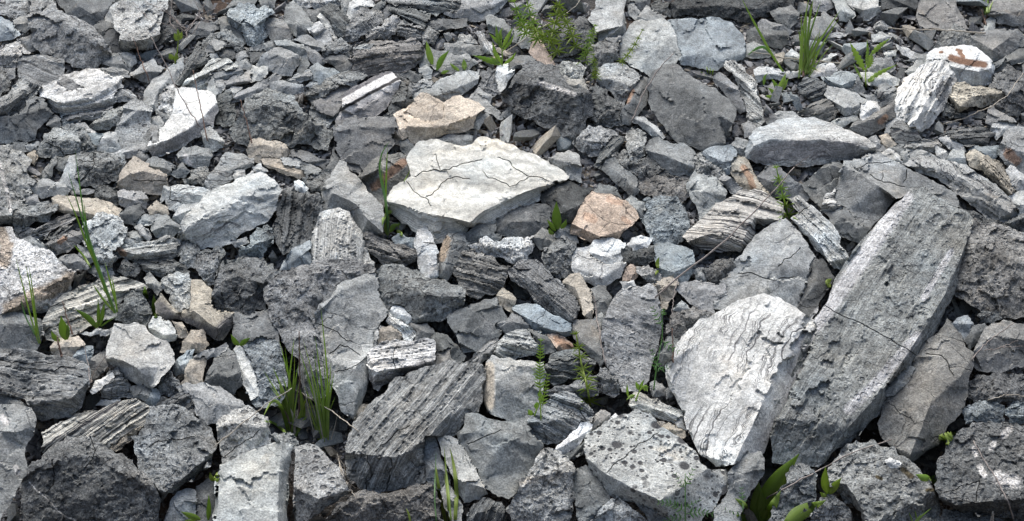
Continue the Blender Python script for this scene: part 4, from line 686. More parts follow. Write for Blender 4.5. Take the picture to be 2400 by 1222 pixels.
B d r 26|20,88 25,76 29,70 40,63 48,55 60,48 70,50 80,48 87,53 93,58 107,63 118,74 127,81 135,92 141,103 138,118 135,127 22,127 20,105|23,86,8-40,72,9-62,64,10-90,66,10-115,82,10-136,100,8;c:80,50-84,60-75,75;c:40,98-47,90-46,70|big dark boulder with thin white vein at lower left
R m s 10|144,126 150,105 156,97 165,94 172,96 174,108 170,126|150,106,8-160,104,10-172,106,8|smooth grey stone below the rough brown grey boulder
R d s|173,93 183,86 191,92 192,116 184,126 174,126||dark grey stone left of the big pale flat faced block
K p p 16|191,37 195,31 205,25 218,21 228,29 235,31 237,45 238,54 222,60 207,70 196,72 194,58 192,48|192,40,8-208,36,10-234,40,9;c:197,66-215,52-228,42|pitted cream grey block above the big pale flat faced block
R m r|238,47 251,45 261,52 258,58 250,60 244,53||small rough cap stone on the right corner of the big pale flat faced block
K l s 26|194,73 210,65 240,54 247,53 257,56 253,80 252,127 190,127 190,105|246,53,10-245,80,10-244,127,10;195,74,9-192,100,10-191,127,9|big pale flat faced block at the bottom left of centre
T 600 896
C t s|86,39 90,23 95,20 102,21 97,30 90,40||small tan chips at the left corner of the big layered dark boulder
B m L50 26|80,78 79,68 82,46 92,28 104,16 118,1 135,-8 155,-14 168,-19 182,-16 198,-15 202,-2 198,18 186,35 175,46 168,48 153,50 149,75 149,88 135,93 115,95 95,94 84,85|81,62,9-100,64,10-122,66,10-137,60,10-152,48,10-170,28,10-190,-8,9;c:98,64-101,75-97,93;c:119,68-117,80-115,94;c:106,60-118,50-135,38|big layered boulder with dark front end in the lower centre
B l p 20|35,58 45,55 52,56 62,66 76,77 80,92 81,97 70,105 55,115 45,123 36,127 34,90|35,92,9-55,103,10-80,95,8|pitted pale wedge rock right of the big pale flat faced block
B g r 14|58,127 70,112 85,100 92,96 115,98 130,95 140,90 150,89 157,97 160,115 166,127|60,120,8-90,102,10-130,100,10-155,100,8|brown grey scaly rock at the bottom edge left of the grass blades
R m s|148,68 150,50 157,50 160,57 165,72 170,85 168,99 158,92 150,85||thin upright stone left of the pale curved shard
R l s 14|160,50 170,48 180,52 187,65 195,82 203,97 196,102 183,105 178,98 174,85 168,72 163,58|173,84,9-185,89,10-201,93,9|pale curved shard with dark underside behind the bottom grass blades
C l s|163,97 167,90 174,97 181,108 180,121 172,121 166,110||pale pointed stone behind the bottom grass blades
B m s 20|177,46 185,28 195,28 215,35 240,39 248,46 252,57 246,68 240,78 228,97 222,102 208,97 197,83 188,66 180,55|180,46,8-196,44,9-220,50,10-246,56,8;c:187,54-205,46-215,42|smooth grey boulder below the upright square block
R d L60|185,126 190,110 200,102 215,106 220,115 213,126||dark laminated stone under the smooth grey boulder
K l s 20|200,10 203,-17 208,-23 222,-21 240,-18 252,-17 253,0 247,26 237,37 222,34 206,27 202,20|208,-23,9-211,0,10-208,27,9;211,0,10-230,-14,10-252,-14,9|upright square block with cream left side in the lower centre
T 1200 896
K m L-20 14|14,33 25,24 35,12 50,9 58,14 66,20 71,27 68,36 55,45 45,50 32,54 24,50 17,40|15,34,8-30,36,10-48,30,10-62,18,9;c:30,52-28,44;c:58,22-64,32|grey block with crumbly top right of the upright square block
C d s|45,63 56,57 64,52 63,60 50,68||dark stone under the white bone shaped stone
R g s|68,41 74,28 78,25 86,28 83,36 73,43||tan grey stone left of the black spotted slab
C w s 3|71,44 80,37 90,28 92,30 84,39 74,45||thin white strip of stone on the edge of the black spotted slab
C w s 7|38,60 45,52 53,44 60,36 66,35 70,38 69,43 62,50 55,58 42,64|39,60,9-52,52,10-68,40,9|white bone shaped stone left of the black spotted slab
R p L-22 6|104,20 108,10 112,9 122,15 135,20 148,25 150,29 145,36 130,32 115,25 107,24|105,20,9-112,19,10-130,25,10-149,30,9|pale layered bar lying behind the black spotted slab
C t s|125,32 133,35 138,38 132,41||small tan sliver between pale layered bar and black spotted slab
C t s|132,40 138,36 151,43 152,47 147,51 138,46||small tan block resting on the black spotted slab edge
C l s|144,36 150,31 153,42 146,39||pale chip at the left edge of the large white boulder
B p p 22|64,58 66,46 75,42 92,31 110,24 125,32 140,45 160,60 171,76 188,77 192,88 190,96 180,104 175,113 165,122 145,127 130,118 115,110 100,104 85,98 76,88 68,76|65,66,8-83,81,10-105,93,10-130,104,10-150,92,10-172,77,9;c:84,79-92,70-105,60-118,52-128,45|pale slab with black spots below the large white boulder
B l r 20|-5,112 5,97 13,82 19,74 22,66 28,59 38,60 45,65 53,72 57,80 55,100 48,127 5,127 0,122|0,104,7-20,84,9-40,78,10-56,82,8|rough light grey rock with upright nose at the bottom centre
R d s 10|57,78 65,74 75,85 83,97 87,104 78,114 70,126 60,126 57,110 55,95|62,76,9-68,95,10-74,112,8|dark pointed stone left below the black spotted slab
R l p|69,127 80,110 88,103 95,103 105,112 115,118 121,127|74,120,8-90,110,10-112,118,8|speckled pale stone at the bottom edge below the black spotted slab
R d s|113,109 130,116 148,127 122,127||dark stone at the bottom edge right of the speckled pale stone
B m s 16|176,127 178,112 190,96 190,80 205,63 218,62 221,68 221,80 215,90 205,105 202,127|190,84,8-204,80,10-220,76,8|smooth grey stone right of the black spotted slab
T 1760 896
B m r 14|14,127 20,105 25,95 35,75 45,72 55,78 57,100 50,112 43,127|26,96,8-40,84,10-56,92,8|grey rock behind the big dock leaves
R m r|51,127 58,108 65,100 73,100 82,107 88,115 89,127|58,112,8-70,108,10-86,116,8|wrinkled coral like grey rock at the bottom edge right of the dock leaves
B m r 24|68,86 75,68 85,55 100,54 120,58 135,66 148,77 155,85 163,95 165,110 167,127 100,127 90,107 78,97|69,86,8-84,90,9-94,105,10-103,127,9;90,62,9-120,70,10-160,96,9|mottled grey boulder with moss stain at the bottom right
C w s|119,69 123,67 131,71 129,75 121,74||white pebble on the mottled grey boulder with moss stain
R b r|187,26 196,20 205,17 218,20 224,25 222,36 205,35 190,36||broken blue grey rock above the boulder with white quartz patches
R b L-8|224,24 232,17 246,18 246,37 228,36||blue grey layered rock at right edge above the boulder with white quartz patches
B d r 24|163,80 165,68 172,57 185,42 195,36 215,37 225,36 246,41 246,122 215,117 185,113 170,107 163,95|165,102,8-180,108,10-205,105,10-246,102,9;c:170,97-185,91-200,87;c:198,104-201,88|boulder with white quartz patches in the lower right corner
R d r|168,127 172,112 186,115 215,119 246,124 246,130||dark rock in shade under the boulder with white quartz patches
"""

# ------------------------------------------------------------------ reading the survey
class Rock: pass
def parse(txt):
    ox = oy = 0.0; sc = 1.0; out = []
    for line in txt.strip().split('\n'):
        if line.startswith('T '):
            a = line.split(); ox, oy = float(a[1]), float(a[2]); sc = float(a[3]) if len(a) > 3 else 8/3
            continue
        spec, ol, cr, label = line.split('|')
        s = spec.split(); r = Rock()
        r.kind, r.tone, r.style, r.label = s[0], s[1], s[2][0], label.strip()
        r.ang = float(s[2][1:]) if len(s[2]) > 1 else None
        def pt(t):
            q = [float(x) for x in t.split(',')]
            return [ox+q[0]*sc, oy+q[1]*sc] + ([q[2]] if len(q) > 2 else [])
        r.out = [pt(t) for t in ol.split()]
        C0 = np.array([q[:2] for q in r.out]); cm = (C0.min(0)+C0.max(0))/2; gs = 1+(8.0 if cm[1] < 620 else 5.0)/max(20.0, float(np.min(C0.max(0)-C0.min(0))))
        for q in r.out: q[0] = cm[0]+(q[0]-cm[0])*gs; q[1] = cm[1]+(q[1]-cm[1])*gs
        r.cre, r.crk = [], []
        import re
        for p in cr.split(';'):
            if not p: continue
            toks = re.findall(r'-?\d+(?:,-?\d+)+', p.replace('c:', ''))
            # a hyphen between points is a separator, a hyphen after it is a sign
            body = p[2:] if p.startswith('c:') else p
            pts, cur = [], ''
            parts = re.split(r'(?<=\d)-', body)
            pts = [pt(t) for t in parts]
            (r.crk if p.startswith('c:') else r.cre).append(pts)
        P = np.array([q[:2] for q in r.out])
        x, y = P[:, 0], P[:, 1]
        r.area = 0.5*abs(np.sum(x*np.roll(y, -1)-y*np.roll(x, -1)))
        r.lo, r.hi = P.min(0), P.max(0)
        r.size = math.sqrt(r.area)
        hgt = float(s[3])*sc if len(s) > 3 else 0.42*min(r.hi-r.lo)
        r.H = hgt
        out.append(r)
    return out

def inside(px, py, poly):
    c = np.zeros(len(px), bool)
    n = len(poly)
    for i in range(n):
        x1, y1 = poly[i]; x2, y2 = poly[(i+1) % n]
        if y1 == y2: continue
        k = ((y1 > py) != (y2 > py)) & (px < (x2-x1)*(py-y1)/(y2-y1)+x1)
        c ^= k
    return c
def dist_poly(p, pts, closed=False):
    d = np.full(len(p), 1e9)
    n = len(pts)
    if n == 1: return np.hypot(p[:, 0]-pts[0][0], p[:, 1]-pts[0][1])
    for i in range(n if closed else n-1):
        a = np.array(pts[i][:2]); b = np.array(pts[(i+1) % n][:2]); ab = b-a
        t = np.clip(((p-a)@ab)/max(1e-9, ab@ab), 0, 1)
        d = np.minimum(d, np.hypot(*(p-a-t[:, None]*ab).T))
    return d

def rough_line(a, b, step, amp, rng):
    """points from a (included) to b (excluded) with a broken, natural run"""
    L = math.hypot(b[0]-a[0], b[1]-a[1]); n = max(1, int(round(L/step)))
    if n == 1: return [list(a)]
    t = np.arange(n)/n
    nx, ny = -(b[1]-a[1])/L, (b[0]-a[0])/L
    w = np.zeros(n)
    for o in (1, 2, 4, 8):
        if o > n: break
        kn = rng.normal(size=o+2); kn[0] = 0; kn[-1] = 0
        w += np.interp(t, np.linspace(0, 1, o+2), kn)/(o**0.6)
    w *= np.minimum(1, np.minimum(t, 1-t)*4)
    w *= amp*min(L, 60)
    hasz = len(a) > 2
    return [[a[0]+(b[0]-a[0])*tt+nx*ww, a[1]+(b[1]-a[1])*tt+ny*ww] + ([a[2]+(b[2]-a[2])*tt] if hasz else []) for tt, ww in zip(t, w)]

def cdt(pts, edges, loop):
    res = delaunay_2d_cdt([Vector((float(p[0]), float(p[1]))) for p in pts], edges, [loop] if loop else [], 1 if loop else 0, 1e-4)
    vs = np.array([(v.x, v.y) for v in res[0]])
    return vs, [tuple(f) for f in res[2] if len(f) == 3], res[3]

def interp(tv, tz, tris, q):
    z = np.full(len(q), np.nan)
    for (a, b, c) in tris:
        A, B, Cc = tv[a], tv[b], tv[c]
        mn = np.minimum(np.minimum(A, B), Cc)-0.01; mx = np.maximum(np.maximum(A, B), Cc)+0.01
        k = np.where((q[:, 0] >= mn[0]) & (q[:, 0] <= mx[0]) & (q[:, 1] >= mn[1]) & (q[:, 1] <= mx[1]) & np.isnan(z))[0]
        if not len(k): continue
        d = (B[1]-Cc[1])*(A[0]-Cc[0])+(Cc[0]-B[0])*(A[1]-Cc[1])
        if abs(d) < 1e-9: continue
        w0 = ((B[1]-Cc[1])*(q[k, 0]-Cc[0])+(Cc[0]-B[0])*(q[k, 1]-Cc[1]))/d
        w1 = ((Cc[1]-A[1])*(q[k, 0]-Cc[0])+(A[0]-Cc[0])*(q[k, 1]-Cc[1]))/d
        w2 = 1-w0-w1
        o = (w0 > -1e-3) & (w1 > -1e-3) & (w2 > -1e-3)
        z[k[o]] = w0[o]*tz[a]+w1[o]*tz[b]+w2[o]*tz[c]
    bad = np.where(np.isnan(z))[0]
    if len(bad):
        d = ((q[bad][:, None, :]-tv[None])**2).sum(2)
        z[bad] = tz[d.argmin(1)]
    return z

ROUGH = {'s': 0.05, 'r': 0.10, 'p': 0.06, 'L': 0.065, 'z': 0.05, 'H': 0.06}
def shape_rock(r, idx):
    """coarse form (outline + broken edges) and then a dense, weathered surface"""
    rng = np.random.default_rng(1000+idx)
    H0 = r.H
    v0, v1 = r.lo[1], r.hi[1]
    base = []
    for p in r.out:
        f = (p[1]-v0)/max(1, v1-v0)
        base.append([p[0], p[1], (p[2] if len(p) > 2 else 7.4-6.4*f)])
    cre = [[list(q) for q in c] for c in r.cre]
    snap = max(6.0, 0.035*r.size)
    if not cre:                       # no broken edge noted: a few worn facets
        cx, cy = r.lo*0.5+r.hi*0.5
        k = 2 if r.size > 35 else 1
        poly = np.array([b[:2] for b in base])
        pts = []
        for t in range(40):
            x = cx+rng.uniform(-.26, .26)*(r.hi[0]-r.lo[0]); y = cy+rng.uniform(-.22, .12)*(v1-v0)
            if inside(np.array([x]), np.array([y]), poly)[0] and dist_poly(np.array([[x, y]]), poly, True)[0] > 0.12*r.size:
                pts.append([x, y, rng.uniform(8.5, 10)])
            if len(pts) == k: break
        cre = [pts] if pts else []
    for c in cre:                     # what lies above a broken edge that runs across the stone is its flat top
        cx_ = [q[0] for q in c]
        if len(c) > 1 and max(cx_)-min(cx_) > 0.55*(r.hi[0]-r.lo[0]):
            o_ = np.argsort(cx_); xs_ = np.array(cx_)[o_]; ys_ = np.array([q[1] for q in c])[o_]
            for b, src in zip(base, r.out):
                if len(src) < 3 and b[1] < np.interp(b[0], xs_, ys_)-3: b[2] = max(b[2], 8.7)
    loop = [list(b) for b in base]
    for c in cre:
        for end in (0, -1):
            q = c[end]
            d = [math.hypot(q[0]-b[0], q[1]-b[1]) for b in loop]
            j = int(np.argmin(d))
            if d[j] < snap:
                loop[j][2] = q[2]; q[0], q[1] = loop[j][0], loop[j][1]
            elif len(c) > 1:          # land on the outline itself
                best = None
                for i in range(len(loop)):
                    a, b = loop[i], loop[(i+1) % len(loop)]
                    L2 = (b[0]-a[0])**2+(b[1]-a[1])**2
                    t = ((q[0]-a[0])*(b[0]-a[0])+(q[1]-a[1])*(b[1]-a[1]))/max(L2, 1e-9)
                    if 0.02 < t < 0.98:
                        x, y = a[0]+t*(b[0]-a[0]), a[1]+t*(b[1]-a[1])
                        dd = math.hypot(q[0]-x, q[1]-y)
                        if dd < snap*1.4 and (best is None or dd < best[0]): best = (dd, i, x, y)
                if best:
                    q[0], q[1] = best[2], best[3]; loop.insert(best[1]+1, [q[0], q[1], q[2]])
    # coarse triangulation
    def pack(loop, lines, extra=()):
        pts, key, edges = [], {}, []
        def add(p):
            k = (round(p[0], 1), round(p[1], 1))
            if k not in key: key[k] = len(pts); pts.append(p)
            return key[k]
        li = [add(p) for p in loop]
        li = [a for i, a in enumerate(li) if a != li[i-1]]
        for c in lines:
            ids = [add(p) for p in c]
            edges += [(a, b) for a, b in zip(ids, ids[1:]) if a != b]
        for p in extra: add(p)
        return pts, edges, li
    pts, edges, li = pack(loop, cre)
    tv, tt, orig = cdt(pts, edges, li)
    tz = np.zeros(len(tv))
    P = np.array([p[:2] for p in pts]); Z = np.array([p[2] for p in pts])
    for i, o in enumerate(orig):
        tz[i] = Z[o[0]] if o else Z[((P-tv[i])**2).sum(1).argmin()]
    # dense surface
    step = min(4.6, max(2.6, r.size/34))
    ra = ROUGH[r.style]*(0.5 if r.style == 'r' and r.ang is not None else 1.0)
    fine = []
    for i in range(len(loop)): fine += rough_line(loop[i], loop[(i+1) % len(loop)], step, ra, rng)
    lines = []
    for c in cre:
        if len(c) < 2: continue
        f = []
        for a, b in zip(c, c[1:]): f += rough_line(a, b, step, ra*0.5, rng)
        f.append(list(c[-1])); lines.append(f)
    fl = np.array([f[:2] for f in fine])
    cx = np.arange(r.lo[0]-step, r.hi[0]+step, step); cy = np.arange(r.lo[1]-step, r.hi[1]+step, step*0.866)
    gx, gy = np.meshgrid(cx, cy); gx = gx+(np.arange(len(cy)) % 2)[:, None]*step*0.5
    g = np.stack([gx.ravel(), gy.ravel()], 1)+rng.uniform(-.22, .22, (gx.size, 2))*step
    g = g[inside(g[:, 0], g[:, 1], fl)]
    g = g[dist_poly(g, fl, True) > 0.62*step]
    for f in lines: g = g[dist_poly(g, f) > 0.62*step]
    ck = []
    for c in r.crk:
        mid = []
        for a, b in zip(c, c[1:]): mid += rough_line(a[:2], b[:2], max(2.2, step*0.7), 0.06, rng)
        mid.append(list(c[-1][:2]))
        k = inside(np.array(mid)[:, 0], np.array(mid)[:, 1], fl)
        mid = [m for m, o in zip(mid, k) if o]
        if len(mid) < 2: continue
        g = g[dist_poly(g, mid) > 3.2]
        wd = 1.3
        side = []
        for s_ in (-1, 1):
            row = []
            for i, m in enumerate(mid):
                a = mid[max(0, i-1)]; b = mid[min(len(mid)-1, i+1)]
                L = math.hypot(b[0]-a[0], b[1]-a[1])+1e-9
                row.append([m[0]-(b[1]-a[1])/L*wd*s_, m[1]+(b[0]-a[0])/L*wd*s_])
            side.append(row)
        ck.append((mid, side))
    allp = [f[:2] for f in fine]
    ncrack = []
    L2 = [[p[:2] for p in f] for f in lines]
    ex = g.tolist()
    clines = []
    for mid, side in ck:
        ncrack += mid; clines.append(mid); ex += side[0]+side[1]
    pts, edges, li = pack(allp, L2+clines, ex)
    vs, tris, orig = cdt(pts, edges, li)
    z = interp(tv, tz, tt, vs)*H0/10.0
    nb = len(li)
    steep = None
    if r.style == 'H':
        dz = (interp(tv, tz, tt, vs+np.array([0, 5.0]))-interp(tv, tz, tt, vs-np.array([0, 5.0])))*H0/10.0
        steep = np.clip((-dz-3.5)/5.0, 0, 1)
    # map outline to result
    inv = {}
    for i, o in enumerate(orig):
        for k in o: inv[k] = i
    rim = [inv[k] for k in li if k in inv]
    zc = z.copy()
    # ---- weathering in height
    sz = r.size
    rimd = dist_poly(vs, fl, True)
    soft = np.minimum(1, 0.35+rimd/(0.10*sz+4))
    p3 = np.column_stack([vs/ (0.30*sz+14), np.full(len(vs), idx*3.7)])
    amp = min(2.4, {'s': 0.035, 'r': 0.07, 'p': 0.05, 'L': 0.04, 'z': 0.03, 'H': 0.03}[r.style]*H0)
    z = z + soft*amp*fbm(p3, 4, 0.5)*(0.6 if r.style in 'spH' else 1.0)
    def chips(spacing, a, tilt):
        nonlocal z
        tilt = min(tilt, 3.6/spacing)
        n = int(min(260, max(3, r.area/spacing**2)))
        sd = np.column_stack([rng.uniform(r.lo[0], r.hi[0], n*2), rng.uniform(r.lo[1], r.hi[1], n*2)])
        wv = np.column_stack([vs/28.0, np.full(len(vs), idx*1.3)])
        wob = np.column_stack([perlin(wv), perlin(wv+51)])*spacing*0.30
        q = vs+wob
        if r.ang is not None:
            ca, sa = math.cos(R(r.ang)), -math.sin(R(r.ang))
            M = np.array([[ca, sa], [-sa*2.4, ca*2.4]])
            qq, ss = q@M.T, sd@M.T
        else: qq, ss = q, sd
        k = ((qq[:, None, :]-ss[None])**2).sum(2).argmin(1)
        offs = rng.normal(size=len(sd))*a; gr = rng.normal(size=(len(sd), 2))*tilt
        z = z+soft*(offs[k]+(gr[k]*(vs-sd[k])).sum(1))
    if r.style == 'r':
        k_ = 0.4 if r.ang is not None else 0.85
        chips(max(30, 0.3*sz), min(2.6, 0.05*H0)*k_, 0.09*k_); chips(17, min(0.9, 0.025*H0)*k_, 0.11*k_); chips(9, 0.4*k_, 0.13*k_)
    elif r.style == 's' and r.ang is not None:
        chips(max(60, 0.4*sz), 0.5, 0.02)
    elif r.style in 'spH':
        chips(max(34, 0.4*sz), min(1.1, 0.015*H0), 0.05); chips(24, 0.25, 0.03)
    else:
        chips(max(30, 0.45*sz), min(1.8, 0.03*H0), 0.05); chips(20, min(1.0, 0.025*H0), 0.08)
    a_ = R(r.ang if r.ang is not None else rng.uniform(-25, 25))
    nb_ = np.array([math.sin(a_), math.cos(a_)])          # across the bedding, image sense
    bed = vs@nb_ + 0.35*z
    if r.style == 'z': bed = vs@nb_
    if r.style == 'H': bed = zc*0.9+0.10*(vs@nb_)
    bed = bed + (0.008 if r.style == 'H' else 0.025)*sz*perlin(np.column_stack([vs/(0.5*sz+20), np.full(len(vs), idx*.77)])) + 1.6*perlin(np.column_stack([vs/18.0, np.full(len(vs), idx*.37)]))
    if r.style in 'LH':
        per = min(15.0, max(8.0, sz/13))
        nl = int((bed.max()-bed.min())/per)+4
        edges_ = bed.min()-per+np.cumsum(rng.uniform(0.45, 1.6, nl*2))*per
        lev = rng.normal(size=len(edges_)+1)*min(2.6, 0.05*H0+0.5)
        k = np.searchsorted(edges_, bed)
        soft = soft*steep*np.clip((rimd-3)/9, 0, 1) if r.style == 'H' else soft
        z = z+soft*lev[k]
        dn = np.min(np.abs(bed[:, None]-edges_[None]), 1)
        deep = rng.uniform(0, 1, len(edges_)+1)[k]
        z = z-soft*np.clip(1-dn/(0.5*step), 0, 1)*deep*min(5.0, 0.07*H0+1)
    if ncrack:
        d = dist_poly(vs, ncrack[:1]) if len(ncrack) == 1 else np.min([dist_poly(vs, m) for m, _ in ck], 0)
        z = z-np.clip(1-d/1.2, 0, 1)*7.0
    z = z+0.5*perlin(np.column_stack([vs/7.0, np.full(len(vs), idx*.91)]))*(0.9 if r.style == 'r' else 0.35)
    r.uv, r.z, r.tri, r.rim, r.bed = vs, z, tris, rim, bed
    r.bedn = (bed-bed.min())/max(1e-6, bed.max()-bed.min())
    r.coarse = (tv, tz*H0/10.0, tt)
    r.fl = fl

MARKS = {
 'white rock with brown stain': ('brown', 1760, 0, [([(176, 51), (186, 54), (196, 56), (205, 57)], 3.4), ([(183, 46), (187, 50)], 2.0), ([(181, 44), (185, 45)], 1.4), ([(166, 46), (168, 46)], 1.2)]),
 'big dark boulder with thin white vein': ('white', 0, 896, [([(25, 87), (32, 95), (41, 102), (50, 112), (57, 118), (66, 121)], 0.75)]),
 'rounded grey boulder with white vein': ('white', 0, 300, [([(0, 30), (3, 45), (6, 55), (8, 63), (9, 73)], 1.6)]),
 'boulder with white quartz patches': ('white', 1760, 896, [([(227, 41), (222, 47)], 3.2), ([(214, 53), (211, 58)], 2.6), ([(196, 58), (198, 64)], 2.4), ([(201, 74), (205, 82)], 3.0), ([(218, 84), (232, 88)], 6.5)]),
 'blue grey boulder with rusty patch': ('rust', 1760, 300, [([(226, 22), (233, 28)], 5)]),
 'dark boulder with rusty streaks': ('rust', 600, 300, [([(104, 52), (118, 40), (130, 30)], 4)]),
 'dark pointed shard with rusty spot': ('rust', 1200, 0, [([(101, 89), (105, 80)], 3)]),
 'white boulder with tan lower side': ('tan', 0, 300, [([(8, 160), (28, 148), (48, 142), (62, 132)], 7), ([(0, 92), (6, 104), (3, 118)], 6)]),
 'brownish wedge rock with rusty corner': ('rust', 1760, 0, [([(114, 107), (118, 103)], 2.8)]),
 'reddish brown stone': ('rust', 0, 300, [([(52, 101), (57, 97)], 2.4)]),
 'rounded grey stone with white patch': ('white', 0, 300, [([(163, 26), (167, 31)], 3)]),
 'long grey block with rusty end': ('rust', 0, 300, [([(105, 107), (109, 111)], 3)]),
 'tan brown bar right': ('rust', 1200, 300, [([(203, 35), (209, 43), (212, 52)], 3)]),
 'broad dark boulder with pale band': ('white', 1200, 0, [([(24, 73), (40, 78), (55, 83)], 2.2)]),
 'rust coloured chip': ('rust', 1200, 600, [([(40, 74), (50, 80)], 4)]),
 'dark rounded stone with pinkish': ('tan', 600, 300, [([(168, 98), (163, 114)], 4)]),
 'mottled grey boulder with moss': ('moss', 1760, 896, [([(133, 77), (141, 83)], 2.4), ([(155, 95), (161, 95)], 1.8), ([(110, 83), (115, 85)], 1.6)]),
 'grey boulder with white lumps': ('white', 0, 896, [([(14, 75), (16, 80)], 2.6), ([(2, 31), (6, 35)], 3.0)]),
 'pinkish tan cube': ('rust2', 1200, 300, [([(85, 63), (95, 66)], 3), ([(66, 78), (72, 80)], 4), ([(98, 80), (103, 83)], 2.4)]),
 'white wavy layered boulder': ('grey', 1760, 300, [([(8, 26), (24, 20), (45, 20), (75, 20), (88, 20)], 9)]),  # underside shade painted grey along the front face
 'white log shaped rock': ('grey', 600, 600, [([(104, 112), (118, 106), (135, 101), (154, 97)], 5.5)]),  # grey underside is shade put into the colour
 'bright white rock with grey': ('grey', 0, 0, [([(134, 135), (150, 128), (168, 118), (184, 108), (190, 98)], 5.5)]),  # grey of the lower face, mostly shade put into the colour
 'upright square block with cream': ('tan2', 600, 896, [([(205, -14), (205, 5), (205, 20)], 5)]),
 'smooth block with tan top': ('darkg', 0, 600, [([(140, 45), (150, 56), (172, 62), (190, 70), (202, 58)], 6)]),  # dark front is shade painted over the tan stone
 'large white boulder with dark wavy': ('mid', 0, 0, [([(711, 300), (694, 350), (670, 398)], 10)]),
 'huge leaning slab': ('pale', 0, 0, [([(795, 174), (765, 218), (731, 266), (716, 286)], 7.5), ([(806, 296), (769, 338), (746, 360)], 5), ([(836, 221), (812, 262)], 3)]),
}
MCOL = {'mid': ((0.36, 0.362, 0.365), 1.0, 1.8, 0.65), 'pale': ((0.43, 0.44, 0.445), 1.0, 1.1, 0.95), 'brown': ((0.17, 0.085, 0.045), 1.0, 0.9, 0.95), 'white': ((0.56, 0.555, 0.535), 1.0, 2.0, 0.75), 'rust': ((0.26, 0.15, 0.09), 1.0, 1.6, 0.7), 'tan': ((0.30, 0.235, 0.165), 1.0, 1.6, 0.75),
        'moss': ((0.06, 0.045, 0.015), 1.0, 1.6, 0.9), 'rust2': ((0.47, 0.33, 0.24), 1.0, 2.0, 0.7), 'grey': ((0.22, 0.22, 0.222), 1.0, 0.8, 0.85),  # the grey mark paints shade on lower faces
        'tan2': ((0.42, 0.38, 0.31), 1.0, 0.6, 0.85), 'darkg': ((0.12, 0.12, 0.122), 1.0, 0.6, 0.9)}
SPECIAL = {'white wavy layered boulder': 'wavy', 'large white boulder with dark wavy': 'wavy', 'pale slab with black spots': 'spots', 'tan layered block with black bands': 'band', 'big cream slab with cracked': 'cream',
           'pale wood grain rock': 'band', 'cream and grey striped slab': 'band', 'white topped layered slab': 'L', 'upright grey white boulder': 'wavy', 'long wavy grey slab': 'wavy', 'pale wrinkled boulder': 'wavy'}
_mm = {}
def material_for(r):
    base = 'scaly' if r.style == 'r' and r.ang is not None else ('L' if r.style == 'H' else r.style)
    for k, v in SPECIAL.items():
        if k in r.label: base = v
    for k, v in MARKS.items():
        if k in r.label:
            r.mk = v
            key = (base, v[0])
            if key not in _mm:
                kw = dict(s=dict(grain=0.8, crumb=0.35, crack=0.5, mottle=0.75), r=dict(grain=1.1, crumb=0.9, pit=0.2, crack=0.6, mottle=1.0, bumpd=0.011), p=dict(pit=1.2),
                          L=dict(lam=0.75, crack=0.4), z=dict(), wavy=dict(grain=0.6, crumb=0.7, lines=0.85, crack=0.15, mottle=0.6, lam=0.2, bumpd=0.007), spots=dict(spots=True), scaly=dict(grain=0.9, crumb=0.6, pit=0.1, crack=0.4, mottle=0.85, bumpd=0.010, lam=0.4), band=dict(lam=.35, lines=1.0))[base]
                _mm[key] = rock_material('limestone_%s_with_%s_marks' % ({'s': 'smooth', 'r': 'crumbly', 'L': 'layered', 'wavy': 'folded'}.get(base, 'plain'), v[0].rstrip('2')), mark=MCOL[v[0]], **kw)
            return _mm[key]
    return MAT[base]

def attr_f(me, name, data):
    a = me.attributes.new(name, 'FLOAT', 'POINT'); a.data.foreach_set('value', np.asarray(data, np.float32))

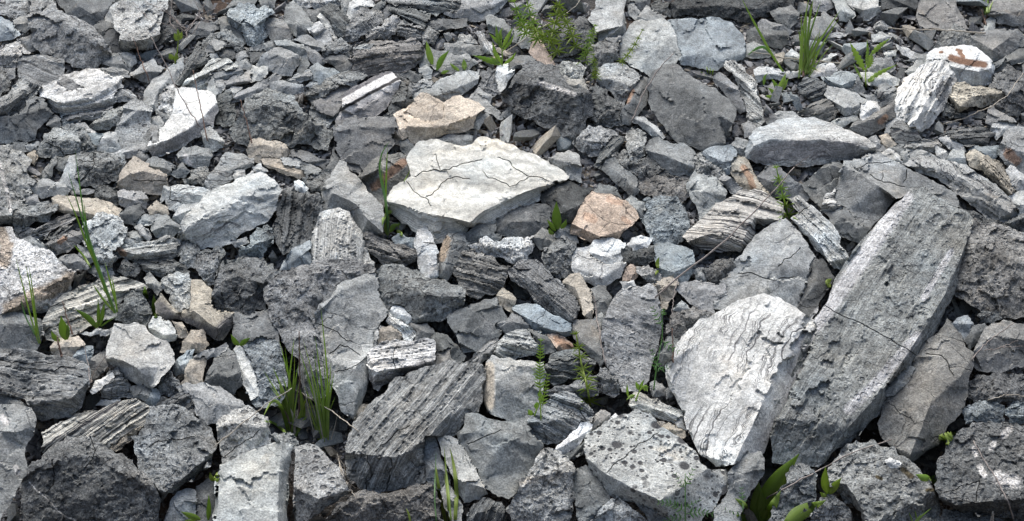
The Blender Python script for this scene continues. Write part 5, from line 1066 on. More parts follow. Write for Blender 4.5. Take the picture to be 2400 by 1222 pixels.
def build_rock(r, idx):
    rng = np.random.default_rng(5000+idx)
    uv, z = r.uv, r.z
    n = len(uv); rim = r.rim; m = len(rim)
    cen = uv[rim].mean(0)
    mind = min(r.hi-r.lo)
    back = r.zoff-0.18*mind-8
    V = [np.column_stack([uv, z])]
    faces = [f for f in r.tri]
    # orientation: image v runs down, so reverse if needed (normal towards the camera)
    f0 = []
    for a, b, c in faces:
        A, B, Cc = uv[a], uv[b], uv[c]
        cr = (B[0]-A[0])*(Cc[1]-A[1])-(B[1]-A[1])*(Cc[0]-A[0])
        f0.append((a, c, b) if cr > 0 else (a, b, c))
    faces = f0
    area2 = np.sum(uv[rim][:, 0]*np.roll(uv[rim][:, 1], -1)-np.roll(uv[rim][:, 0], -1)*uv[rim][:, 1])
    prev = list(rim)
    zr = z[rim]
    for sh, t in ((0.985, 0.35), (0.93, 0.75), (0.72, 1.0)):
        ring = cen+(uv[rim]-cen)*(sh+rng.normal(0, 0.008, (m, 1)))
        zz = zr*(1-t)+np.minimum(back, zr-4)*t
        st = sum(len(x) for x in V)
        V.append(np.column_stack([ring, zz]))
        for i in range(m):
            a, b = prev[i], prev[(i+1) % m]; c, d = st+i, st+(i+1) % m
            if area2 > 0: faces.append((a, b, d, c))
            else: faces.append((b, a, c, d))
        prev = [st+i for i in range(m)]
    st = sum(len(x) for x in V)
    V.append(np.array([[cen[0], cen[1], back-0.05*mind]]))
    for i in range(m):
        a, b = prev[i], prev[(i+1) % m]
        faces.append((a, b, st) if area2 > 0 else (b, a, st))
    V = np.concatenate(V)
    world = place(V[:, 0], V[:, 1], V[:, 2])
    org = place(np.array([cen[0]]), np.array([cen[1]]), np.array([r.zoff]))[0]
    name, cat, grp = KIND[r.kind]
    me = bpy.data.meshes.new(name)
    me.from_pydata((world-org).tolist(), [], faces)
    me.materials.append(material_for(r))
    bed = np.concatenate([r.bed, np.repeat(r.bed[rim][None], 3, 0).ravel(), [r.bed.mean()]])
    bn = np.concatenate([r.bedn, np.repeat(r.bedn[rim][None], 3, 0).ravel(), [0.5]])
    attr_f(me, 'bed', bed*MPP+idx*0.37)
    attr_f(me, 'bedn', bn)
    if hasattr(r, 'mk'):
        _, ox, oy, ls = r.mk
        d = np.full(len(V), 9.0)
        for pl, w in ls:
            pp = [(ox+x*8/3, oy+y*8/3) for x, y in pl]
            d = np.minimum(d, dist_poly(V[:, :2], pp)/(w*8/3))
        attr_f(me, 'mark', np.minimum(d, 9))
    me.update()
    me.set_sharp_from_angle(angle=R(32))
    o = bpy.data.objects.new(name, me)
    o.location = org
    j = rng.uniform(0.88, 1.13)
    c = TONE[r.tone]
    o.color = (c[0]*j*rng.uniform(.985, 1.015), c[1]*j, c[2]*j*rng.uniform(.985, 1.02), 1)
    COL.objects.link(o)
    o['label'] = r.label; o['category'] = cat; o['group'] = grp
    r.obj = o
    return o

ROCKS = parse(DATA)
for i, r in enumerate(ROCKS): shape_rock(r, i)

# ---- stack them: later ones rest on or against the earlier ones
GS = 4
GW, GH = int(W/GS)+20, int(H/GS)+20
BUF = np.full((GH, GW), -1e3); OWN = np.full((GH, GW), -1)
def cells(r):
    x0, y0 = int(r.lo[0]//GS), int(r.lo[1]//GS); x1, y1 = int(r.hi[0]//GS)+1, int(r.hi[1]//GS)+1
    gx, gy = np.meshgrid(np.arange(x0, x1+1), np.arange(y0, y1+1))
    q = np.column_stack([gx.ravel()*GS+GS/2, gy.ravel()*GS+GS/2]).astype(float)
    ix, iy = gx.ravel()+10, gy.ravel()+10
    k = inside(q[:, 0], q[:, 1], r.fl) & (ix >= 0) & (iy >= 0) & (ix < GW) & (iy < GH)
    return ix[k], iy[k], q[k]
for i, r in enumerate(ROCKS):
    ix, iy, q = cells(r)
    hz = interp(*r.coarse[:2], r.coarse[2], q)
    zo = 0.0
    k = OWN[iy, ix] >= 0
    if k.sum() >= 3:
        d = BUF[iy, ix][k]-hz[k]
        cover = k.mean()
        zo = max(0.0, float(np.percentile(d, 55))+1.5)*min(1.0, 0.35+cover*1.6)
        zo = min(zo, 90.0)
    r.zoff = zo; r.z = r.z+zo
    BUF[iy, ix] = hz+zo; OWN[iy, ix] = i
# carve what lies underneath so nothing pokes through
def look(uv):
    ix = np.clip((uv[:, 0]//GS).astype(int)+10, 0, GW-1); iy = np.clip((uv[:, 1]//GS).astype(int)+10, 0, GH-1)
    return ix, iy
for i, r in enumerate(ROCKS):
    ix, iy = look(r.uv)
    ow, bz = OWN[iy, ix], BUF[iy, ix]
    over = (ow > i)
    lim = bz-5.0
    k = over & (r.z > lim)
    r.z = np.where(k, lim, r.z)
for i, r in enumerate(ROCKS): build_rock(r, i)

# ------------------------------------------------------------------ the slope under the rocks and the flat verge at its foot
def floor_h(v):
    return np.interp(v, [-200, 250, 500, 750, 1000, 1300], [-12, -16, -24, -48, -85, -110])
def to_uv(p):
    d = p-CAM
    f = d@FWD
    return W/2+(d@RGT)/f/TANH*W/2, H/2-(d@UPV)/f/TANH*W/2
def soil_material():
    m, nt, b = mk('grey_brown_scree_soil'); q = N(nt)
    tc = q.n('ShaderNodeTexCoord').outputs['Object']
    big = q.noise(tc, 2.6, 5, 0.6); fine = q.noise(tc, 60, 6, 0.75); grit = q.noise(tc, 220, 3, 0.7)
    col = q.mix(q.ramp(big, 0.42, 0.62), (0.135, 0.132, 0.128, 1), (0.10, 0.072, 0.055, 1))
    g = q.n('ShaderNodeCombineColor'); f = q.math('MULTIPLY', q.ramp(fine, 0.25, 0.75, 0.5, 1.5), q.ramp(grit, 0.25, 0.75, 0.6, 1.4))
    for k in range(3): q.put(g.inputs[k], f)
    q.put(b.inputs['Base Color'], q.mix(1.0, col, g.outputs[0], 'MULTIPLY'))
    bp = q.n('ShaderNodeBump'); bp.inputs['Distance'].default_value = 0.015
    q.put(bp.inputs['Height'], q.math('ADD', fine, q.math('MULTIPLY', grit, 0.4))); q.put(b.inputs['Normal'], bp.outputs[0])
    return m
SOIL = soil_material()
xs = np.unique(np.concatenate([np.linspace(-14, -2.4, 30), np.linspace(-2.4, 2.4, 150), np.linspace(2.4, 14, 30)]))
ss = np.unique(np.concatenate([np.linspace(-1.75, -1.1, 12), np.linspace(-1.1, 1.8, 110), np.linspace(1.8, 9, 40)]))
gx, gs = np.meshgrid(xs, ss)
p0 = gx.ravel()[:, None]*RGT+gs.ravel()[:, None]*UPS
uu, vv = to_uv(p0)
hh = floor_h(np.clip(vv, -200, 1300))*MPP+0.014*fbm(p0*5.0, 4)+0.03*fbm(p0*1.1+9, 3)*(np.abs(gs.ravel()) > 1.2)
ground = p0+hh[:, None]*NRM
nx, ns = len(xs), len(ss)
gf = [(j*nx+i, j*nx+i+1, (j+1)*nx+i+1, (j+1)*nx+i) for j in range(ns-1) for i in range(nx-1)]
me = bpy.data.meshes.new('hillside'); me.from_pydata(ground.tolist(), [], gf); me.materials.append(SOIL)
me.polygons.foreach_set('use_smooth', [True]*len(gf))
o = bpy.data.objects.new('hillside', me); COL.objects.link(o); o['kind'] = 'structure'
o['label'] = 'grey brown soil of the slope showing between the rocks'
FOOT = -0.98
def verge_h(x, y): return FOOT+0.01*math.sin(x*1.7)*math.cos(y*2.3)
vx = [-300, -60, -14, -6, -2, 2, 6, 14, 60, 300]; vy = [-300, -60, -20, -10, -6, -4, -2.5, -1.2]
me = bpy.data.meshes.new('ground'); me.from_pydata([(x, y, verge_h(x, y)) for y in vy for x in vx], [], [(j*10+i, j*10+i+1, (j+1)*10+i+1, (j+1)*10+i) for j in range(7) for i in range(9)])
me.materials.append(SOIL); o = bpy.data.objects.new('ground', me); COL.objects.link(o); o['kind'] = 'structure'
o['label'] = 'flat gravelly ground at the foot of the slope'

# ------------------------------------------------------------------ rubble in the gaps
import bmesh
def stone_proto(k, elong):
    rg = np.random.default_rng(300+k)
    bm = bmesh.new()
    n = 11+k % 5
    q = rg.uniform(-1, 1, (n*3, 3)); q = q[np.abs(q).max(1) > 0.62][:n]
    for p in q: bm.verts.new(p*np.array([1.0, (0.78, 0.5, 0.62)[k % 3], elong]))
    bmesh.ops.convex_hull(bm, input=bm.verts)
    bmesh.ops.delete(bm, geom=[v for v in bm.verts if not v.link_faces], context='VERTS')
    bmesh.ops.triangulate(bm, faces=bm.faces)
    bm.verts.index_update()
    V = np.array([v.co[:] for v in bm.verts]); F = np.array([[v.index for v in f.verts] for f in bm.faces])
    bm.free()
    return V, F
PROTO = [stone_proto(k, (0.2, 0.34, 0.5, 0.26)[k % 4]) for k in range(28)]
def rubble_material(name, lo, hi):
    m, nt, b = mk(name); q = N(nt)
    ri = q.n('ShaderNodeNewGeometry').outputs['Random Per Island']
    tc = q.n('ShaderNodeTexCoord').outputs['Object']
    a = q.noise(tc, 60, 5, 0.7); f = q.noise(tc, 210, 3, 0.7)
    w = q.n('ShaderNodeTexWhiteNoise', noise_dimensions='1D'); q.put(w.inputs['W'], q.math('MULTIPLY', ri, 913.0))
    col = q.mix(q.math('POWER', ri, 1.5), (*lo, 1), (*hi, 1))
    col = q.mix(q.ramp(w.outputs['Value'], 0.9, 0.93), col, (0.34, 0.30, 0.24, 1))
    g = q.n('ShaderNodeCombineColor'); v = q.math('MULTIPLY', q.ramp(a, 0.25, 0.75, 0.7, 1.3), q.ramp(f, 0.25, 0.75, 0.7, 1.3))
    for k in range(3): q.put(g.inputs[k], v)
    q.put(b.inputs['Base Color'], q.mix(1.0, col, g.outputs[0], 'MULTIPLY'))
    bp = q.n('ShaderNodeBump'); bp.inputs['Distance'].default_value = 0.006; bp.inputs['Strength'].default_value = 0.8
    q.put(bp.inputs['Height'], q.math('ADD', a, q.math('MULTIPLY', f, 0.5))); q.put(b.inputs['Normal'], bp.outputs[0])
    return m
RUB = rubble_material('mixed_grey_rubble', (0.13, 0.132, 0.136), (0.40, 0.40, 0.395))
def rot(rg):
    a = rg.uniform(0, 6.283); t = rg.normal(0, 0.45); s = rg.normal(0, 0.45)
    ca, sa = math.cos(a), math.sin(a); ct, st = math.cos(t), math.sin(t); cs, s2 = math.cos(s), math.sin(s)
    return np.array([[1, 0, 0], [0, ct, -st], [0, st, ct]])@np.array([[cs, 0, s2], [0, 1, 0], [-s2, 0, cs]])@np.array([[ca, -sa, 0], [sa, ca, 0], [0, 0, 1]])
FR = np.column_stack([RGT, UPS, NRM])                # local frame of the slope
free = (OWN < 0)
yy, xx = np.nonzero(free)
inner = (xx > 3) & (yy > 3)
yy, xx = yy[inner], xx[inner]
cand = np.column_stack([(xx-10+0.5)*GS, (yy-10+0.5)*GS]).astype(float)
# distance of every free cell to the nearest rock
dm = np.where(free, 1e3, 0.0)
for _ in range(24):
    p = np.pad(dm, 1, mode='edge')
    dm = np.minimum(dm, np.minimum.reduce([p[:-2, 1:-1], p[2:, 1:-1], p[1:-1, :-2], p[1:-1, 2:]])+1)
gap = dm[yy, xx]*GS
rg = np.random.default_rng(77)
occ = np.zeros_like(OWN, bool)
big, small = [], []
order = np.argsort(-(gap+rg.uniform(0, 10, len(gap))))
def spots(maxr, minr, tries, spread):
    out = []
    for t in tries:
        u, v = cand[t]; g = gap[t]
        if occ[yy[t], xx[t]]: continue
        rr = min(maxr, max(minr, (g+3)*rg.uniform(0.75, 1.25)))
        k = max(1, int(rr*spread/GS))
        y0, y1, x0, x1 = max(0, yy[t]-k), yy[t]+k+1, max(0, xx[t]-k), xx[t]+k+1
        if occ[y0:y1, x0:x1].mean() > 0.45: continue
        occ[y0:y1, x0:x1] = True
        out.append((u, v, rr))
    return out
S1 = spots(44, 10, order, 0.72)
occ[:] = False
S2 = spots(15, 6, rg.permutation(len(cand))[:int(len(cand)*0.75)], 0.95)
occ[:] = False
S3 = spots(6.5, 2.4, rg.permutation(len(cand))[:len(cand)*2//3], 0.9)
S1.sort(key=lambda s: -s[2])
def stone_at(u, v, rr, lift):
    h = float(floor_h(np.array([v]))[0])+lift
    P = place(np.array([u]), np.array([v]), np.array([h]))[0]
    m = rr*MPP*float(np.linalg.norm(P-CAM))/DIST
    return P, m
protos = []
for k, (V, F) in enumerate(PROTO[:14]):
    me = bpy.data.meshes.new('small_stone'); me.from_pydata(V.tolist(), [], F.tolist()); me.materials.append(MAT['s'])
    attr_f(me, 'bed', V[:, 2]*0.02+k)
    protos.append(me)
NIND = 195
TWORD = {'d': 'dark grey', 'm': 'grey', 'l': 'light grey', 'b': 'blue grey', 't': 'tan', 'p': 'pale'}
CENT = np.array([r.fl.mean(0) for r in ROCKS]); used = set()
STOP = {'near', 'at', 'behind', 'between', 'in', 'on', 'above', 'below', 'left', 'right', 'beside', 'under', 'from', 'standing', 'leaning', 'lying', 'against', 'resting', 'over', 'filling', 'sloping', 'rising', 'pointing', 'crossed'}
def short(lbl):
    w = []
    for x in lbl.split():
        if x in STOP or len(w) == 8: break
        w.append(x)
    while w and w[-1] in ('with', 'and', 'the', 'of', 'a', 'by', 'its', 'to', 'along'): w.pop()
    return ' '.join(w)
NAMES = [short(r.label) for r in ROCKS]
def gap_label(u, v, tn):
    d = np.hypot(CENT[:, 0]-u, CENT[:, 1]-v)-np.array([r.size*0.5 for r in ROCKS])
    for j in np.argsort(d)[:12]:
        if len(NAMES[j].split()) < 3 or NAMES.count(NAMES[j]) > 1: continue
        dx, dy = u-CENT[j][0], v-CENT[j][1]
        rel = ('just right of' if dx > 0 else 'just left of') if abs(dx) > abs(dy) else ('just below' if dy > 0 else 'just above')
        t = 'loose %s stone in the gap %s the %s' % (TWORD[tn], rel, NAMES[j])
        if t not in used and len(t.split()) <= 16:
            used.add(t); return t
    return t
for i, (u, v, rr) in enumerate(S1[:NIND]):
    P, m = stone_at(u, v, rr, rr*0.45)
    o = bpy.data.objects.new('small_stone', protos[i % 14])
    o.location = P
    from mathutils import Matrix
    o.rotation_euler = Matrix((FR@rot(rg)).tolist()).to_euler()
    o.scale = (m, m, m)
    tn = rg.choice(list('ddmmmmllbtp')); c = TONE[tn]; j = rg.uniform(.85, 1.15)
    o.color = (c[0]*j, c[1]*j, c[2]*j, 1)
    o['label'] = gap_label(u, v, tn); o['category'] = 'stone'; o['group'] = 'loose stones filling the gaps of the scree'
    COL.objects.link(o)
def rubble_mesh(name, label, lst):
    VV, FF, n = [], [], 0
    for (u, v, rr, lift) in lst:
        V, F = PROTO[rg.integers(0, 28)]
        P, m = stone_at(u, v, rr, lift)
        X = (V*m*rg.uniform(0.8, 1.2, 3))@rot(rg).T@FR.T+P
        VV.append(X); FF.append(F+n); n += len(V)
    me = bpy.data.meshes.new(name); me.from_pydata(np.concatenate(VV).tolist(), [], np.concatenate(FF).tolist()); me.materials.append(RUB)
    o = bpy.data.objects.new(name, me); COL.objects.link(o); o['kind'] = 'stuff'; o['label'] = label
# the same scree goes on outside the frame
side = []
for _ in range(7000):
    u = rg.uniform(-700, 3100); v = rg.uniform(-420, 1420)
    if -30 < u < 2430 and -30 < v < 1250: continue
    side.append((u, v, float(rg.choice([10, 18, 30, 50, 80], p=[.25, .28, .24, .16, .07])), rg.uniform(0, 20)))
rubble_mesh('rubble', 'grey stone rubble lying in the gaps between the rocks', [(u, v, rr, rr*0.4) for u, v, rr in S1[NIND:]]+[(u, v, rr, rg.uniform(2, 9)) for u, v, rr in S2]+side)
rubble_mesh('gravel', 'fine grey gravel and chips between the stones', [(u, v, rr, rg.uniform(3, 12)) for u, v, rr in S3])
print('rubble', len(S1), len(S2), len(S3))

# ------------------------------------------------------------------ plants, twigs and dry stems
def leaf_material(name, c1, c2, trans=0.45):
    m, nt, b = mk(name); q = N(nt)
    oi = q.n('ShaderNodeObjectInfo').outputs['Random']
    n = q.noise(q.n('ShaderNodeTexCoord').outputs['Object'], 45, 4, 0.6)
    col = q.mix(q.math('ADD', q.math('MULTIPLY', oi, 0.6), q.math('MULTIPLY', n, 0.5), clamp=True), (*c1, 1), (*c2, 1))
    q.put(b.inputs['Base Color'], col); b.inputs['Roughness'].default_value = 0.5
    b.inputs['Specular IOR Level'].default_value = 0.4
    tr = q.n('ShaderNodeBsdfTranslucent'); q.put(tr.inputs['Color'], q.mix(1.0, col, (1.5, 1.5, 0.8, 1), 'MULTIPLY'))
    mx = q.n('ShaderNodeMixShader'); mx.inputs[0].default_value = trans
    q.put(mx.inputs[1], b.outputs[0]); q.put(mx.inputs[2], tr.outputs[0])
    q.put(nt.nodes['Material Output'].inputs['Surface'], mx.outputs[0])
    return m
def stem_material(name, c1, c2):
    m, nt, b = mk(name); q = N(nt)
    n = q.noise(q.n('ShaderNodeTexCoord').outputs['Object'], 60, 4, 0.6)
    q.put(b.inputs['Base Color'], q.mix(q.ramp(n, .3, .7), (*c1, 1), (*c2, 1)))
    return m
G_GRASS = leaf_material('grass_green', (0.19, 0.31, 0.06), (0.34, 0.45, 0.12))
G_BLUE = leaf_material('grass_blue_green', (0.12, 0.25, 0.10), (0.22, 0.37, 0.15))
G_DOCK = leaf_material('broad_leaf_green', (0.13, 0.215, 0.035), (0.23, 0.33, 0.06))
G_YOUNG = leaf_material('young_leaf_yellow_green', (0.20, 0.28, 0.05), (0.30, 0.38, 0.08))
D_STRAW = stem_material('dry_straw', (0.30, 0.27, 0.22), (0.46, 0.43, 0.37))
D_BROWN = stem_material('dry_brown_stem', (0.12, 0.075, 0.055), (0.22, 0.15, 0.12))
D_TWIG = stem_material('dry_grey_twig', (0.17, 0.145, 0.13), (0.31, 0.28, 0.26))
RISE = 0.85                           # height above the slope gained per photo pixel upwards by something that stands upright

BUFM = BUF.copy()
fl_ = np.array([floor_h(GS*(np.arange(GH)-10))]).T
BUFM = np.where(OWN < 0, fl_+6, BUFM)
def surf(u, v):
    ix = int(np.clip(u//GS+10, 0, GW-1)); iy = int(np.clip(v//GS+10, 0, GH-1))
    return float(BUFM[iy, ix])
def bez(pts, n):
    """smooth run through the given points"""
    P = np.array(pts, float)
    if len(P) == 2:
        t = np.linspace(0, 1, n)[:, None]; return P[0]*(1-t)+P[1]*t
    d = np.concatenate([[0], np.cumsum(np.hypot(*np.diff(P, axis=0).T[:2]))]); t = np.linspace(0, d[-1], n)
    Q = np.column_stack([np.interp(t, d, P[:, k]) for k in range(P.shape[1])])
    for _ in range(3): Q[1:-1] = 0.25*Q[:-2]+0.5*Q[1:-1]+0.25*Q[2:]
    return Q
def lift(pts, hroot, n, rise=RISE, clear=4.0, lean=0.0):
    """3D run of a stem or blade: rises from its root, always clear of the rocks behind it"""
    Q = bez(pts, n); v0 = Q[0, 1]
    h = hroot+rise*np.maximum(0, v0-Q[:, 1])+lean*np.abs(Q[:, 0]-Q[0, 0])
    s_ = np.array([surf(u, v) for u, v in Q])+clear
    s_[0] = min(s_[0], hroot)
    k = np.arange(n)
    h2 = np.maximum(h, s_)
    for _ in range(6):
        h2[1:-1] = np.maximum(0.25*h2[:-2]+0.5*h2[1:-1]+0.25*h2[2:], s_[1:-1])
    return Q, h2
def unit(a): return a/np.maximum(1e-9, np.linalg.norm(a, axis=-1, keepdims=True))
def ribbon(Q, h, wid, fold=0.3):
    """leaf blade: folded along the midrib, with thickness"""
    P = place(Q[:, 0], Q[:, 1], h); n = len(P)
    T = unit(np.gradient(P, axis=0)); V = unit(P-CAM)
    S = unit(np.cross(T, V)); Nn = unit(np.cross(S, T)); Nn = np.where((np.sum(Nn*V, 1) > 0)[:, None], -Nn, Nn)
    w = (np.asarray(wid)*MPP*np.linalg.norm(P-CAM, axis=1)/DIST)[:, None]*0.5
    th = np.maximum(0.0004, 0.07*w)
    L = P-S*w+Nn*w*fold; M = P; Rr = P+S*w+Nn*w*fold
    vs = np.concatenate([L, M, Rr, L-Nn*th, M-Nn*th, Rr-Nn*th]); f = []
    def strip(a, b, flip=False):
        for i in range(n-1):
            q = (a*n+i, a*n+i+1, b*n+i+1, b*n+i)
            f.append(q[::-1] if flip else q)
    strip(0, 1); strip(1, 2); strip(3, 4, True); strip(4, 5, True); strip(0, 3, True); strip(2, 5)
    return vs, f
def tube(Q, h, r0, r1, k=6):
    P = place(Q[:, 0], Q[:, 1], h); n = len(P)
    T = unit(np.gradient(P, axis=0)); A = unit(np.cross(T, np.array([0.3, 0.9, 0.2]))); B = np.cross(T, A)
    r = (np.linspace(r0, r1, n)*MPP*np.linalg.norm(P-CAM, axis=1)/DIST)[:, None]
    vs = np.concatenate([P+r*(A*math.cos(a)+B*math.sin(a)) for a in np.arange(k)*2*math.pi/k])
    f = [(a*n+i, a*n+i+1, ((a+1) % k)*n+i+1, ((a+1) % k)*n+i) for a in range(k) for i in range(n-1)]
    f += [tuple(a*n for a in range(k)), tuple(a*n+n-1 for a in range(k))[::-1]]
    return vs, f
def join(parts):
    VV, FF, n = [], [], 0
    for v, f in parts:
        VV.append(v); FF += [tuple(i+n for i in q) for q in f]; n += len(v)
    return np.concatenate(VV), FF
def part(name, geo, mat, parent, org):
    v, f = geo
    me = bpy.data.meshes.new(name); me.from_pydata((v-org).tolist(), [], f); me.materials.append(mat)
    me.polygons.foreach_set('use_smooth', [True]*len(f))
    o = bpy.data.objects.new(name, me); COL.objects.link(o)
    if parent: o.parent = parent
    return o
def thing(name, label, cat, u, v, group=None):
    h = surf(u, v)
    org = place(np.array([u]), np.array([v]), np.array([h]))[0]
    o = bpy.data.objects.new(name, None); o.empty_display_size = 0.05; o.location = org; COL.objects.link(o)
    o['label'] = label; o['category'] = cat
    if group: o['group'] = group
    return o, org, h
pr = np.random.default_rng(5)
LEAFW = np.array([0.25, 0.62, 0.9, 1.0, 0.97, 0.88, 0.72, 0.5, 0.24, 0.04])
GRASSW = np.array([0.7, 0.85, 0.95, 1.0, 1.0, 0.95, 0.85, 0.68, 0.45, 0.06])
def wprof(p, n): return np.interp(np.linspace(0, 1, n), np.linspace(0, 1, len(p)), p)

def grass(label, root, blades, mat=None, name='grass_tuft', cat='grass', stems=(), group='grasses growing among the rocks'):
    t, org, h = thing(name, label, cat, *root, group)
    for pts, w, *mm in blades:
        n = 14
        Q, hh = lift(pts, h, n)
        part('blade', ribbon(Q, hh, 0.8*w*wprof(GRASSW, n), 0.35), mm[0] if mm else (mat or G_GRASS), t, org)
    if len(blades) > 11:              # a few dead, bent blades and a fringe of thin young ones
        k = len(blades)
        for q_ in range(k):
            pts, w = blades[int(pr.integers(0, k))][:2]; f = pr.uniform(0.35, 0.85)
            P0 = np.array(pts[0]); P1 = np.array(pts[-1])
            tip = P0+(P1-P0)*f+np.array([pr.uniform(-26, 26), pr.uniform(-8, 18)])
            mid = (P0+tip)/2+np.array([pr.uniform(-6, 6), -10])
            Q, hh = lift([tuple(P0+pr.uniform(-9, 9, 2)), tuple(mid), tuple(tip)], h, 12)
            part('blade', ribbon(Q, hh, w*pr.uniform(0.4, 0.65)*wprof(GRASSW, 12), 0.35), D_STRAW if q_ % 4 == 0 else (G_YOUNG if q_ % 3 == 0 else G_GRASS), t, org)
    for pts, w, m in stems:
        Q, hh = lift(pts, h, 14); part('stem', tube(Q, hh, w*.5, w*.25), m, t, org)
    return t
def fan(root, tips, w, bend=0.12):
    """blades from one root to a list of tips, slightly bowed"""
    out = []
    for k, (x, y) in enumerate(tips):
        rx = root[0]+pr.uniform(-9, 9); ry = root[1]+pr.uniform(-6, 6)
        mx, my = (rx+x)/2, (ry+y)/2
        L = math.hypot(x-rx, y-ry)
        s = (1 if x > rx else -1)*-bend*L*pr.uniform(0.3, 1)
        out.append(([(rx, ry), (mx+s*0.6, my-0.04*L), (x, y)], w*pr.uniform(0.75, 1.2)))
    return out
def leafy(label, root, leaves, mat=G_DOCK, name='leafy_weed', cat='weed', stem=None, group='small green weeds among the rocks', jag=0.0, fold=0.22):
    t, org, h = thing(name, label, cat, *root, group)
    if stem:
        Q, hh = lift(stem, h, 12); part('stem', tube(Q, hh, 2.0, 0.9), mat, t, org)
    for pts, w in leaves:
        n = 22 if jag else 16
        b = pts[0]
        h0 = h+RISE*max(0, root[1]-b[1])
        Q, hh = lift(pts, h0, n, lean=0.15)
        wp = wprof(LEAFW, n)
        if jag: wp = wp*(1-jag*(np.arange(n) % 3 == 2))
        part('leaf', ribbon(Q, hh, w*wp, fold), mat, t, org)
    return t
def whorled(label, stem, nodes, leafl, mat=G_YOUNG, name='whorled_weed', group='weeds with whorls of narrow leaves', w0=3.0, pinn=False, cat='weed'):
    """a stem with rings of narrow leaves (or paired leaflets)"""
    root = stem[0]
    t, org, h = thing(name, label, cat, *root, group)
    Q, hh = lift(stem, h, 24)
    part('stem', tube(Q, hh, w0*0.6, w0*0.3), mat, t, org)
    for k in range(nodes):
        f = 0.12+0.88*k/max(1, nodes-1)
        i = min(23, int(f*23)); u, v, hz = Q[i, 0], Q[i, 1], hh[i]
        d = Q[min(23, i+1)]-Q[max(0, i-1)]; ang = math.atan2(-d[1], d[0])
        L = leafl*(1.0-0.45*f)*pr.uniform(0.85, 1.15)
        geo = []
        angs = [ang+s*pr.uniform(0.75, 1.1) for s in (-1, 1)] if pinn else [ang+a+pr.uniform(-.2, .2) for a in np.linspace(-2.1, 2.1, 7)]
        if k == nodes-1: angs = [ang+a for a in (-0.9, -0.45, 0, 0.45, 0.9)]
        for a in angs:
            n = 7; tt = np.linspace(0, 1, n)
            x = u+math.cos(a)*L*tt; y = v-math.sin(a)*L*tt*0.85+2.5*tt**2
            hv = hz+RISE*(v-y)*0.8+(pr.uniform(-0.3, 0.6))*L*tt
            hv = np.maximum(hv, [surf(p, q_)+2 for p, q_ in zip(x, y)])
            geo.append(ribbon(np.column_stack([x, y]), hv, L*(0.30 if pinn else 0.155)*wprof(LEAFW, n), 0.2))
        part('leaf_whorl' if not pinn else 'leaflet_pair', join(geo), mat, t, org)
    return t
def fern(label, root, fronds, mat=G_BLUE, name='vetch_plant', group='plants with feathery paired leaflets', lw=0.28):
    """stem and side stalks lined with paired leaflets; each stalk is one leaf"""
    t, org, h = thing(name, label, 'weed', *root, group)
    for pts, L, kind in fronds:
        h0 = h+RISE*max(0, root[1]-pts[0][1])
        Q, hh = lift(pts, h0, 20, lean=0.1)
        if kind == 'stem': part('stem', tube(Q, hh, 1.7, 0.9), mat, t, org); continue
        geo = [tube(Q, hh, 0.8, 0.4, 4)]
        length = float(np.sum(np.hypot(*np.diff(Q, axis=0).T)))
        for f in np.linspace(0.2, 1, max(4, int(length/9))):
            i = min(19, int(f*19)); d = Q[min(19, i+1)]-Q[max(0, i-1)]; ang = math.atan2(-d[1], d[0])
            for s in (-1, 1):
                a = ang+s*1.0; n = 6; tt = np.linspace(0, 1, n); l = L*(1.1-0.5*f)
                x = Q[i, 0]+math.cos(a)*l*tt; y = Q[i, 1]-math.sin(a)*l*tt
                hv = np.maximum(hh[i]+RISE*(Q[i, 1]-y)*0.7+0.2*l*tt, [surf(p, q_)+2 for p, q_ in zip(x, y)])
                geo.append(ribbon(np.column_stack([x, y]), hv, l*lw*wprof(LEAFW, n), 0.15))
        part('leaf', join(geo), mat, t, org)
    return t
def dry(label, runs, mat=D_STRAW, name='dry_stem', cat='dry stem', group='dry dead stems lying over the rocks', clear=5.0, rise=0.5):
    root = runs[0][0][0]
    t, org, h = thing(name, label, cat, *root, group)
    for k, (pts, r0, r1) in enumerate(runs):
        Q = bez(pts, 22); r0, r1 = r0*0.78, r1*0.7
        Q[1:-1, :2] += pr.normal(0, 0.9, (20, 2))
        s_ = np.array([surf(u, v) for u, v in Q])
        up = np.maximum(0, root[1]-Q[:, 1])
        line = np.linspace(s_[0]+3, max(s_[-1], s_[0]+rise*(Q[0, 1]-Q[-1, 1]))+clear, 22)
        hh = np.maximum(line, s_+clear)
        for _ in range(10): hh[1:-1] = np.maximum(0.25*hh[:-2]+0.5*hh[1:-1]+0.25*hh[2:], s_[1:-1]+clear)
        part('stem' if k == 0 else 'branch', tube(Q, hh, r0, r1), mat, t, org)
    return t

# ---- grasses
grass('tall thin grass stalks rising over the oval tan grey slab at left', (268, 733), [
    ([(272, 735), (236, 640), (197, 527), (187, 430), (176, 352)], 5, G_BLUE), ([(264, 725), (213, 595), (192, 510), (173, 445), (156, 393)], 5, G_BLUE),
    ([(268, 730), (226, 622), (200, 567), (181, 508), (155, 455)], 6), ([(270, 733), (232, 640), (206, 560), (196, 470)], 6), ([(264, 728), (240, 700), (218, 667)], 6),
    ([(213, 628), (196, 600), (173, 574)], 6), ([(274, 722), (258, 660), (246, 615)], 5), ([(268, 735), (252, 690), (232, 668)], 5), ([(275, 733), (268, 680), (262, 650)], 5)])
grass('few thin grass stalks beside the white boulder with tan side', (91, 806), fan((91, 806), [], 4)+[
    ([(91, 806), (72, 745), (59, 692), (36, 602)], 4), ([(88, 800), (78, 720), (68, 655), (59, 617)], 4), ([(93, 803), (83, 733), (74, 660), (67, 620)], 4),
    ([(85, 790), (60, 745), (48, 700)], 4, G_BLUE), ([(95, 805), (86, 770), (80, 700)], 4)])
